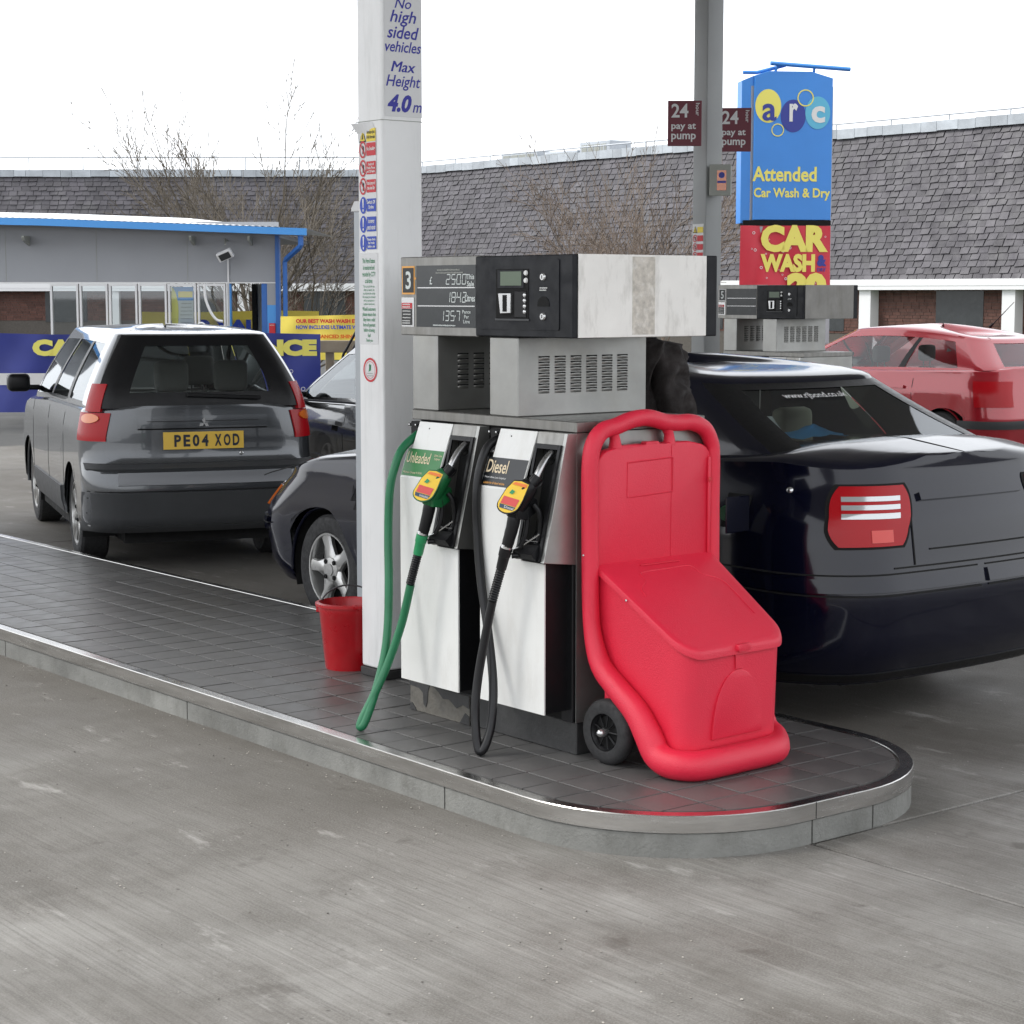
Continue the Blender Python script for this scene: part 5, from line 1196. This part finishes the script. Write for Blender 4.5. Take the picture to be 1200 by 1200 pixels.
# ------------------------------------------------------------ signs by the pumps
SR = 51.73      # the signs and buildings square to the street
FZ = Matrix.Rotation(R(90), 4, 'X')
def face(x, y, z): return Matrix.Translation((x, y, z)) @ FRONT
for D, s0, zc, lab in ((18.2, 1.43, 3.36, 'maroon 24 hour pay at pump sign projecting left of the grey column'), (18.9, 1.97, 3.36, 'maroon 24 hour pay at pump sign half hidden behind the grey column')):
    a = R(SR); X = Vector((math.cos(a), math.sin(a), 0)); Y = Vector((-math.sin(a), math.cos(a), 0)); p = X * (s0 + .155) + Y * D
    t = thing('pay_sign', lab, 'sign', (p.x, p.y, zc), a + R(-2), 'pay at pump signs on the grey column')
    B().box(-.155, .155, 0, .02, -.205, .205, .003, 1).build('sign_plate', 'maroon', t)
    txt(t, '24', .155, .125, face(-.045, -.002, .115), 'winwhite', .02); txt(t, 'hour', .115, .036, Matrix.Translation((.118, -.002, .125)) @ FRONT @ Matrix.Rotation(R(-90), 4, 'Z'), 'winwhite', .01)
    txt(t, 'pay at', .225, .072, face(-.01, -.002, -.035), 'winwhite', .02); txt(t, 'pump', .225, .075, face(-.01, -.002, -.130), 'winwhite', .02)
t = thing('switch_box', 'small grey switch box with orange sticker on the grey column', 'box', (-13.32, 13.0, 2.86), R(40))
B().box(-.095, .095, -.07, .05, -.14, .14, .006, 2).build('housing', 'boxgrey', t); B().box(-.10, .10, -.078, -.0705, -.145, .145, .004, 1).build('cover', 'boxgrey', t)
shape(t, 'sticker', [rectp(-.030, .058, -.095, .09)], face(0, -.080, 0), 'lamporange'); shape(t, 'sticker_mark', [circ(.014, .045, .028), rectp(-.026, .054, -.028, -.008)], face(0, -.081, 0), 'cirnavy')
t = thing('safety_notice', 'small row of pictogram notices low on the grey column', 'notice', (-13.5, 12.90, 2.2))
shape(t, 'sheet', [rectp(-13.59, -13.44, 1.94, 2.46)], at(FRONT, 0, 12.898, 0), 'sheet'); notice_rows(t, None, -13.59, -13.44, [2.405, 2.325, 2.245, 2.165, 2.10, 2.04, 1.98], 1.0, 12.8965, False); rel(t)
# totem
a = R(SR)
def site(D, s, z=0): X = Vector((math.cos(a), math.sin(a), 0)); Y = Vector((-math.sin(a), math.cos(a), 0)); p = X * s + Y * D; return (p.x, p.y, z)
tt = thing('totem_sign', 'tall blue car wash totem sign with red banner on its lower half', 'sign', site(24, 3.405), a + R(7))
W2 = .485
B().prism([(-W2, 2.70), (W2, 2.70), (W2, 4.40), (.22, 4.475), (-.32, 4.475), (-W2, 4.42)], 'y', 0, .22, .006).build('panel_box', 'signpanel', tt)
B().prism([(-W2 - .15, 2.66), (-W2 - .004, 2.66), (-W2 - .004, 4.42), (-W2 - .15, 4.36)], 'y', .03, .26).build('side_fin', 'signpanel', tt)
B().box(-.52, -.44, .03, .11, 0, 4.3).box(.42, .50, .03, .11, 0, 4.3).build('post', 'rail', tt)
B().box(-W2 - .12, W2, -.006, .20, 2.635, 2.695).build('shadow_gap', 'blackm', tt)
B().tube([(-.62, .05, 4.46), (-.45, .05, 4.46), (-.1, .04, 4.55)], .022, 8).tube([(-.30, -.02, 4.565), (.70, .02, 4.51)], .026, 8).tube([(.25, .05, 4.40), (.25, 0, 4.53)], .016, 6).tube([(-.25, .05, 4.40), (-.2, 0, 4.55)], .016, 6).build('top_bar', 'signpanel', tt, smooth=50)
F_ = lambda d, x=0, z=0: face(x, -d, z)
shape(tt, 'arc_disc', [circ(-.315, 4.06, .16, 40, .20)], F_(.003), 'paleyel'); shape(tt, 'arc_disc', [circ(-.005, 3.945, .155, 40, .195)], F_(.004), 'cirnavy'); shape(tt, 'arc_disc', [circ(.30, 3.985, .155, 40, .195)], F_(.005), 'circyan')
shape(tt, 'arc_ring', [p[::-1] for p in ringpolys(.145, 4.16, .088, .102, 32)], F_(.007), 'paleyel'); shape(tt, 'arc_ring', [p[::-1] for p in ringpolys(-.195, 3.775, .066, .078, 32)], F_(.007), 'paleyel')
txt(tt, 'a', .175, .205, F_(.008, -.30, 3.985), 'cirnavy', .018); txt(tt, 'r', .105, .215, F_(.008, .0, 3.985), 'white2', .035); txt(tt, 'c', .17, .20, F_(.008, .305, 3.965), 'white2', .035)
txt(tt, 'Attended', .80, .18, F_(.004, -.10, 3.25), 'paleyel', .026); txt(tt, 'Car Wash & Dry', .95, .15, F_(.004, -.005, 3.01), 'paleyel', .025)
# red banner: cloth with folds
t = thing('car_wash_banner', 'red CAR WASH banner with yellow letters under the blue totem', 'banner', site(24, 3.405), a + R(7))
def fold(x, z): return -.012 + .012 * math.sin(x * 9 + z * 4) + .02 * math.exp(-((x + .42 - (z - 2.3) * .12) / .05) ** 2)
B().grid([[(x, fold(x, z), z) for x in lin(-W2 - .16, W2, 30)] for z in lin(1.90, 2.63, 14)]).build('cloth', 'banred', t, smooth=80)
B().box(-W2 - .1, W2, .012, .03, 1.2, 2.62).build('backing_board', 'rail', t)
txt(t, 'CAR', .84, .33, F_(.028, .03, 2.475), 'paleyel', .06); txt(t, 'WASH', .68, .22, F_(.028, -.05, 2.18), 'paleyel', .055); txt(t, '&', .12, .14, F_(.028, .375, 2.21), 'cirnavy', .06); txt(t, 'DRY', .11, .045, F_(.028, .375, 2.10), 'cirnavy', .03)
b_ = txt(t, '20', .50, .34, F_(.028, .19, 1.895), 'paleyel', .08)      # lower part of the price is cut off by the banner's edge
bmx = bmesh.new(); bmx.from_mesh(b_.data); bmesh.ops.bisect_plane(bmx, geom=bmx.verts[:] + bmx.edges[:] + bmx.faces[:], plane_co=(0, 0, 1.905), plane_no=(0, 0, -1), clear_outer=True); bmx.to_mesh(b_.data); bmx.free()
rb_ = random.Random(4)
bub = []
for q in range(26):
    x, z, r_ = rb_.uniform(-W2 - .06, W2 - .03), rb_.uniform(1.93, 2.60), rb_.choice((.008, .011, .018)); bub += [p[::-1] for p in ringpolys(x, z, r_ * .65, r_, 12)]
shape(t, 'bubble_print', bub, F_(.0265), 'winwhite')

# ------------------------------------------------------------ banners on the left
def cloth_banner(label, D, s0, s1, z0, z1, m, amp=.02, dr=0, name='banner'):
    t = thing(name, label, 'banner', site(D, (s0 + s1) / 2), a + R(dr)); w2 = (s1 - s0) / 2
    B().grid([[(x, amp * math.sin(x * 3.1 + z * 5) + amp * .5 * math.sin(x * 11 - z * 7), z + .012 * math.sin(x * 2.2) * (z - z0) / (z1 - z0)) for x in lin(-w2, w2, 60)] for z in lin(z0, z1, 10)]).build('cloth', m, t, smooth=80)
    pb = B()
    return t, w2
t, w2 = cloth_banner('dark blue CAR WASH ENTRANCE banner with yellow letters and white arrow, behind the tall car', 20, -5.55, -1.955, .60, 1.405, 'banblue')
txt(t, 'CAR WASH ENTRANCE', 2.90, .170, face(.315, -.045, 1.26), 'paleyel', .075)
shape(t, 'arrow_print', [rectp(-1.5, .42, .88, 1.00), [(.42, .80), (.80, .94), (.42, 1.08)]], face(0, -.042, 0), 'winwhite')
bub = []
for x, z, r_ in ((.76, 1.10, .022), (.88, 1.12, .010), (.93, 1.03, .018), (1.13, .97, .026), (1.02, 1.13, .007), (1.23, 1.09, .008), (.60, 1.11, .007), (1.5, 1.02, .02), (1.62, .84, .022), (1.40, .86, .014), (1.3, .74, .02)): bub += [p[::-1] for p in ringpolys(x, z, r_ * .72, r_, 14)]
shape(t, 'bubble_print', bub, face(0, -.044, 0), 'winwhite')
for x in (-w2 + .1, 0, w2 - .06): B().box(x - .035, x + .035, .05, .12, 0, 1.38).build('post', 'wood', t)
t, w2 = cloth_banner('yellow banner with red and blue lettering about the best wash, right of the wash bay', 25.6, -3.02, -1.93, .95, 1.525, 'banyel', .025)
txt(t, 'OUR BEST WASH WASH EVER', .88, .052, face(.10, -.045, 1.455), 'signred', .05); txt(t, 'NOW INCLUDES ULTIMATE WAX', .88, .052, face(.10, -.045, 1.375), 'signblue', .04); txt(t, 'FOR ENHANCED SHINE', .74, .05, face(.06, -.045, 1.255), 'lamporange', .05)
for x in (-w2 + .1, w2 - .1): B().box(x - .03, x + .03, .05, .11, 0, 1.5).build('post', 'rail', t)
t, w2 = cloth_banner('yellow banner with big blue letters seen through the wash bay opening', 29.5, -5.6, -2.9, 1.0, 1.545, 'banyel', .02)
txt(t, 'CAR VALETING', 2.3, .19, face(.22, -.04, 1.33), 'signblue', .06)
t = thing('timber_rail', 'weathered timber rail fence beside the end of the blue banner', 'fence', site(21, -1.78), a)
B().box(-.30, .22, -.03, .03, 1.18, 1.31, .006, 1).build('rail', 'wood', t)
for x in (-.18, .05): B().box(x - .045, x + .045, .031, .11, 0, 1.30, .006, 1).build('fence_post', 'wood', t)
t = thing('black_arms', 'two thin black bent arms rising beside the timber rail', 'wash equipment', site(20.2, -1.70), a)
for dx_ in (0, .07): B().tube(smooth_path([(dx_ - .05, 0, .7), (dx_ - .05, 0, 1.12), (dx_ + .0, 0, 1.25), (dx_ + .14, 0, 1.50)], 5), .014, 7).build('arm', 'black', t, smooth=60)

# ------------------------------------------------------------ car wash building
tw_ = thing('car_wash_building', 'grey car wash bay with bright blue fascia and white roof, left', 'building', site(26, -3.09), a)
# local x along the front (left negative), y into the building
def wb(x0, x1, y0, y1, z0, z1, nm, m, bev=0, par=None): return B().box(x0, x1, y0, y1, z0, z1, bev, 1).build(nm, m, par or tw_)
wb(-6, .0, .0, .12, 1.965, 2.75, 'wall_cladding', 'washgrey'); wb(-6, 0.005, -.012, .13, 1.945, 1.962, 'wall_trim', 'winwhite')
for x in (-1.2, -2.4, -3.6, -4.8): wb(x, x + .006, -.003, .0, 1.97, 2.70, 'cladding_joint', 'boxgrey')
wb(-.035, .015, -.03, .14, 0, 2.62, 'corner_post', 'washdark')
wb(-.15, -.036, -.005, .12, 1.66, 1.944, 'pier_upper', 'washgrey'); wb(-.15, -.036, -.006, .12, 0, 1.659, 'pier_lower', 'washblue'); wb(-.16, -.151, .0, .9, 0, 1.944, 'pier_return', 'washdark'); wb(-.225, -.161, .0, .9, 0, 1.944, 'pier_return', 'washdark')
rd = wb(-.125, -.045, -.05, -.007, 1.27, 1.42, 'red_notice_box', 'signred'); txt(rd, 'NOTICE', .06, .014, face(-.085, -.052, 1.395), 'winwhite', .02)
wb(-.42, -.36, .5, .9, 0, 1.94, 'inner_pier', 'blackm'); wb(-.355, -.23, .6, .9, 0, 1.94, 'inner_panel', 'boxgrey')
wb(-.69, -.655, -.02, .1, 0, 1.944, 'bay_post', 'winwhite'); wb(-.65, -.63, -.0, .1, 0, 1.944, 'bay_post_blue', 'washblue')
for x0, x1 in ((-1.07, -.70), (-1.46, -1.09), (-1.85, -1.48), (-2.24, -1.87), (-2.63, -2.26), (-3.02, -2.65)):
    wf = B()
    for q in ((x0, x0 + .025, 0, 1.94), (x1 - .025, x1, 0, 1.94), (x0 + .025, x1 - .025, 1.91, 1.94), (x0 + .025, x1 - .025, .0, .6)): wf.box(q[0], q[1], -.02, .06, q[2], q[3])
    wf = wf.build('window_frame', 'winwhite', tw_); B().quad((x0 + .025, .02, .6), (x1 - .025, .02, .6), (x1 - .025, .02, 1.91), (x0 + .025, .02, 1.91)).build('pane', 'winglass', wf)
mb = wb(-1.43, -1.14, .08, .10, .9, 1.90, 'price_board', 'winwhite')
shape(mb, 'board_blue', [rectp(-1.43, -1.14, 1.72, 1.90), rectp(-1.43, -1.14, .9, 1.33)], face(0, .078, 0), 'washblue'); shape(mb, 'board_yellow', [rectp(-1.34, -1.15, 1.76, 1.84)], face(0, .076, 0), 'banyel')
shape(mb, 'board_curve', [[(-1.43, 1.2)] + [(-1.43 + .09 * math.cos(R(q)), 1.56 + .33 * math.sin(R(q))) for q in range(-80, 81, 10)] + [(-1.43, 1.9)]], face(0, .074, 0), 'paleyel')
scribble(mb, -1.32, -1.15, [1.68 - .05 * k for k in range(7)], .012, face(0, .074, 0), 'boxgrey', 6)
B().tube(smooth_path([(-.93, -.3, 1.93), (-.92, -.3, 1.75), (-.86, -.3, 1.58), (-.78, -.3, 1.47), (-.70, -.3, 1.45)], 5), .018, 8).build('hose_boom', 'winwhite', tw_, smooth=60)
B().tube([(-.98 + .075 * math.cos(R(q)), -.3, 1.30 + .13 * math.sin(R(q))) for q in range(0, 181, 15)], .012, 8).build('hoop', 'winwhite', tw_, smooth=60)
# sloping fascia gutter with a shallow curved roof behind
def fz(x): return 2.652 + .070 * (.42 - x) / 1.9 if x > -3 else 2.652 + .126 + .02 * (-3 - x)
xs = lin(-6, .42, 40)
fb = B()
fb.grid([[(x, y, fz(x) + dz) for x in xs] for y, dz in ((-.40, -.09), (-.40, 0), (-.34, .002), (-.34, -.09), (-.40, -.09))]); fb.quad((.42, -.40, fz(.42) - .09), (.42, -.34, fz(.42) - .09), (.42, -.34, fz(.42)), (.42, -.40, fz(.42))); fb.build('fascia', 'washblue', tw_)
B().grid([[(x, y, fz(x) - .092) for x in xs] for y in (-.339, .05)]).build('soffit', 'washgrey', tw_)
rf = B(); xr_ = lin(-6, .41, 150)
rf.grid([[(x - dx_, y, fz(x) + .004 + h_ * min(1, (.42 - x) / 1.9 + .02) + (.006 if k % 2 else 0)) for k, x in enumerate(xr_)] for y, h_, dx_ in ((-.37, 0, 0), (.3, .055, .0), (1.0, .11, .0), (1.8, .135, .0), (3.0, .13, .0), (4, .10, .0))]); rf.build('roof_sheet', 'roofwhite', tw_)
B().box(-6, .0, .13, 4.0, 2.55, 2.60).build('ceiling', 'washgrey', tw_)
for x in (-4.7, -3.3, -1.12, -.36, .29): B().prism([(-.33, 2.52 + .02), (-.30, 2.50), (.0, 2.44), (.0, 2.56), (-.33, 2.56)], 'x', x, x + .03).build('eave_bracket', 'boxgrey', tw_)
B().tube([(.34, -.36, 2.56), (.34, -.36, 2.44), (.32, -.34, 2.41), (.12, -.12, 2.26), (.10, -.10, 2.22), (.10, -.10, 0)], .036, 4).build('downpipe', 'washdark', tw_)
fl = thing('flood_light', 'small white floodlight on the grey wash wall with a conduit below', 'light', site(26, -3.75), a)
fl.location = tw_.matrix_basis @ Vector((-.66, 0, 2.40))
B().box(-.11, .10, -.26, -.19, -.05, .07, .01).xf(Matrix.Rotation(R(25), 4, 'X') @ Matrix.Rotation(R(-25), 4, 'Y')).build('lamp_housing', 'winwhite', fl); B().box(-.08, .07, -.268, -.261, -.035, .05).xf(Matrix.Rotation(R(25), 4, 'X') @ Matrix.Rotation(R(-25), 4, 'Y')).build('lamp_glass', 'display', fl)
B().tube([(0, 0, .1), (-.02, -.12, .12), (0, -.22, .05)], .014, 6).build('bracket', 'boxgrey', fl); B().box(-.010, .010, -.02, 0, -2.3, -.1).build('conduit', 'winwhite', fl)

# ------------------------------------------------------------ supermarket with slate roof behind
mk = thing('supermarket_building', 'long low brick building with steep dark slate roof and pale ridge behind the forecourt', 'building', (-50.3, 34, 0))
EZ, TZ, DP = 2.12, 5.45, .95      # eave height, top of slates, run back
def slates(x0, x1, frame, seed, nm):
    rnd = random.Random(seed); vs, fs = [], []; n = 23; dz = (TZ - EZ) / n; dy = DP / n; wdt = .255
    for r_ in range(n + 1):
        x = x0 - rnd.random() * wdt; z = EZ + r_ * dz; y = r_ * dy
        while x < x1:
            w_ = wdt * rnd.uniform(.95, 1.05); xa, xb = max(x, x0) + .009, min(x + w_, x1) - .009; x += w_
            if xb - xa < .03: continue
            sk_ = rnd.uniform(-.01, .05); th = rnd.uniform(.02, .04); j = rnd.uniform(-.010, .010); o_ = -rnd.uniform(.028, .050)
            b0 = len(vs)
            for (xx, zz, yy) in ((xa, z - .02 + j, y + o_), (xb, z - .02 + j + sk_ * .4, y + o_), (xb + sk_, z + dz + .02, y + dy - .004), (xa + sk_, z + dz + .02, y + dy - .004)): vs.append(frame @ Vector((xx, yy, zz)))
            for (xx, zz, yy) in ((xa, z - .02 + j, y + o_ + th), (xb, z - .02 + j, y + o_ + th), (xb + sk_, z + dz + .02, y + dy + .004), (xa + sk_, z + dz + .02, y + dy + .004)): vs.append(frame @ Vector((xx, yy, zz)))
            fs += [(b0, b0 + 1, b0 + 2, b0 + 3), (b0, b0 + 4, b0 + 5, b0 + 1), (b0, b0 + 3, b0 + 7, b0 + 4), (b0 + 1, b0 + 5, b0 + 6, b0 + 2)]
    me = bpy.data.meshes.new(nm); me.from_pydata(vs, [], fs); me.materials.append(M['slate']); o = ob(nm, me, mk); o['kind'] = 'stuff'; return o
I4 = Matrix.Identity(4)
# left wing frame: local x runs right to left wing
WA = R(SR) - a + R(SR)
wing = Matrix.Translation((0, 0, 0)) @ Matrix.Rotation(a, 4, 'Z') @ Matrix.Translation((-20, 0, 0))
slates(0, 46, I4, 1, 'roof_slates'); slates(0, 20, wing, 2, 'roof_slates')
rw = B().prism([(0, EZ), (DP, TZ), (DP + 3, TZ), (DP + 3, EZ)], 'x', 0, 46).build('roof_core', 'slate', mk, recalc=True)
rw2 = B().prism([(0, EZ), (DP, TZ), (DP + 3, TZ), (DP + 3, EZ)], 'x', 0, 20).xf(wing).build('roof_core', 'slate', mk)
def lead(x0, x1, fr):
    b_ = B(); rnd = random.Random(5); x = x0
    while x < x1: w_ = rnd.uniform(.35, .6); b_.box(x, min(x + w_ - .01, x1), DP - .09, DP + .5, TZ - .02 + rnd.uniform(-.01, .01), TZ + .20 + rnd.uniform(-.01, .01)); x += w_
    return b_.xf(fr).build('lead_capping', 'lead', mk)
lead(0, 46, I4)['kind'] = 'stuff'; lead(0, 20, wing)['kind'] = 'stuff'
def rails(x0, x1, fr, zt):
    b_ = B().tube([(x0, DP + .6, zt), (x1, DP + .6, zt)], .022, 5)
    x = x0 + .8
    while x < x1: b_.tube([(x, DP + .6, TZ), (x, DP + .6, zt)], .018, 5); x += 1.7
    return b_.xf(fr).build('ridge_rail', 'rail', mk)
rails(0, 46, I4, TZ + .40); rails(0, 20, wing, TZ + .62)
# eaves gutter, walls of brick courses, piers
for fr, ln in ((I4, 46), (wing, 20)):
    B().box(0, ln, -.10, .02, EZ - .13, EZ + .015).xf(fr).build('gutter', 'winwhite', mk); B().box(0, ln, -.09, .30, EZ - .22, EZ - .131).xf(fr).build('eaves_board', 'winwhite', mk)
    B().box(0, ln, .30, .5, 0, EZ - .135).xf(fr).build('wall', 'mortar', mk)
    vs, fs = [], []; rnd = random.Random(9); z = .9 if fr is I4 else 1.0
    while z < EZ - .24:
        x = -rnd.random() * .2
        while x < ln:
            b0 = len(vs); d = rnd.uniform(.282, .290)
            for zz_ in (z, z + .063):
                for yy in (d, .31):
                    for xx in (max(x, 0), min(x + .212, ln)): vs.append(fr @ Vector((xx, yy, zz_)))
            fs += [(b0, b0 + 1, b0 + 5, b0 + 4), (b0 + 4, b0 + 5, b0 + 7, b0 + 6), (b0, b0 + 4, b0 + 6, b0 + 2), (b0 + 1, b0 + 3, b0 + 7, b0 + 5)]; x += .222
        z += .073
    me = bpy.data.meshes.new('brickwork'); me.from_pydata(vs, [], fs); me.materials.append(M['brick']); o = ob('brickwork', me, mk); o['kind'] = 'stuff'
    for k, x in enumerate([q for q in (1.6, 4.5, 8, 12, 16, 20, 24, 28, 32, 36, 40, 44) if q < ln]): B().box(x, x + .34, .0, .28, 0, EZ - .221).xf(fr).build('pier', 'winwhite', mk)
    for x in [q for q in (2.6, 6.0, 10, 14, 18, 22, 26, 30, 34, 38, 42) if q < ln - 1]: B().box(x, x + 1.3, .275, .281, .95, EZ - .24).xf(fr).build('dark_window', 'display', mk)
for (x0, x1, z1) in ((3.9, 5.6, .50), (5.9, 7.4, .42), (7.5, 8.8, .62)):
    rp_ = B().box(x0, x1, 2.2, 3, TZ, TZ + z1, .02).build('roof_plant', 'lead', mk)
    for q_ in range(4): B().box(x0 + .1 + q_ * (x1 - x0 - .2) / 4, x0 + .05 + (q_ + 1) * (x1 - x0 - .2) / 4, 2.185, 2.2, TZ + z1 * .5, TZ + z1 * .85).build('plant_grille', 'boxgrey', rp_)
vg = B().box(-75, -10, 29.5, 60, -.3, .03).build('verge', 'grass'); vg['kind'] = 'structure'

# ------------------------------------------------------------ bare trees
def tree(label, loc, h, spread, m, seed, levels=5, r0=.1, forks=4, lean=(0, 0), trunkf=.22, first=.55):
    rnd = random.Random(seed); t = thing('bare_tree', label, 'tree', loc)
    tr = B(); cr = B()
    def branch(b_, p, d, ln, r_, lv):
        pts = [p]; q = p.copy(); dd = d.copy(); n = 5 if lv < 3 else 3
        for k in range(n):
            dd = (dd + Vector((rnd.uniform(-1, 1), rnd.uniform(-1, 1), rnd.uniform(-.3, .8))) * .085).normalized(); q = q + dd * ln / n; pts.append(q.copy())
        b_.tube(pts, [max(.0045, r_ * (1 - .55 * k / n)) for k in range(n + 1)], 6 if lv < 2 else (4 if lv < 3 else 3), caps=False)
        if lv >= levels: return
        kids = forks if lv == 0 else (6 if lv < 3 else 3)
        for k in range(kids):
            tip = k == 0 and lv > 0
            f = 1 if tip else (rnd.uniform(.2, .95) if lv else rnd.uniform(.6, 1)); i_ = n if tip else min(n, max(1, int(round(f * n)))); base = pts[i_]; rb_ = r_ * (1 - .55 * i_ / n)
            az = 2 * math.pi * (k / kids + rnd.uniform(-.12, .12)); ax = dd.orthogonal().normalized(); ax.rotate(Matrix.Rotation(az, 3, dd)); nd = dd.copy(); nd.rotate(Matrix.Rotation(rnd.uniform(.6, 1.1) * (first if lv == 0 else (.25 if tip else spread)), 3, ax))
            if lv == 0 and k == 0: nd = (dd + nd * .15).normalized()
            L_ = h * .55 * rnd.uniform(.75, 1.05) if lv == 0 else ln * (.55 if tip else (1 - .5 * f) * rnd.uniform(.5, .75))
            branch(cr, base, nd, L_, max(.0055, rb_ * (rnd.uniform(.4, .6) if lv == 0 else (1 if tip else rnd.uniform(.4, .6)))), lv + 1)
    branch(tr, Vector((0, 0, 0)), Vector((lean[0], lean[1], 1)).normalized(), h * trunkf, r0, 0)
    tr.build('trunk', m, t, recalc=False); cr.build('crown', m, t, recalc=False)
    return t
tree('bare spreading tree rising behind the car wash roof', site(33, -4.35, 0), 4.5, .5, 'bark', 12, 5, .10, 13, trunkf=.30, first=.74)
tree('bare reddish tree in front of the slate roof above pump 3', site(34, 1.75, 0), 4.1, .55, 'bark2', 5, 5, .07, 10, first=.8)
tree('small bare tree left of the grey column in front of the slate roof', site(38, 3.0, 0), 4.4, .6, 'bark2', 21, 4, .05, 6)
tree('low bare tree with drooping branches right of the wash bay downpipe', site(31, -3.3, 0), 3.6, .6, 'bark', 8, 4, .07, 7, (.35, 0), first=1.0)

# ------------------------------------------------------------ loose grit on the forecourt
rg = random.Random(12); gb = B()
for k in range(420):
    x = rg.uniform(-9.5, -2.0); y = rg.choice((rg.uniform(2.2, 3.9), 3.95 - abs(rg.gauss(0, .12)) if rg.random() < .8 else rg.uniform(1.0, 3.0)))
    if x > -4.9 and y > 3.7: y = 3.6 - rg.random() * .5
    r_ = rg.uniform(.0018, .0055); z = r_ * .5
    vs = [(x + r_ * rg.uniform(.6, 1.2) * a_, y + r_ * rg.uniform(.6, 1.2) * b_, z + r_ * .5 * c_) for a_, b_, c_ in ((1, 0, 0), (-1, 0, 0), (0, 1, 0), (0, -1, 0), (0, 0, 1), (0, 0, -1))]
    gb.faces(vs, [(0, 2, 4), (2, 1, 4), (1, 3, 4), (3, 0, 4), (2, 0, 5), (1, 2, 5), (3, 1, 5), (0, 3, 5)])
o = gb.build('loose_grit', mat('grit', (.30, .28, .25), .9, island=.7), None); o['kind'] = 'stuff'
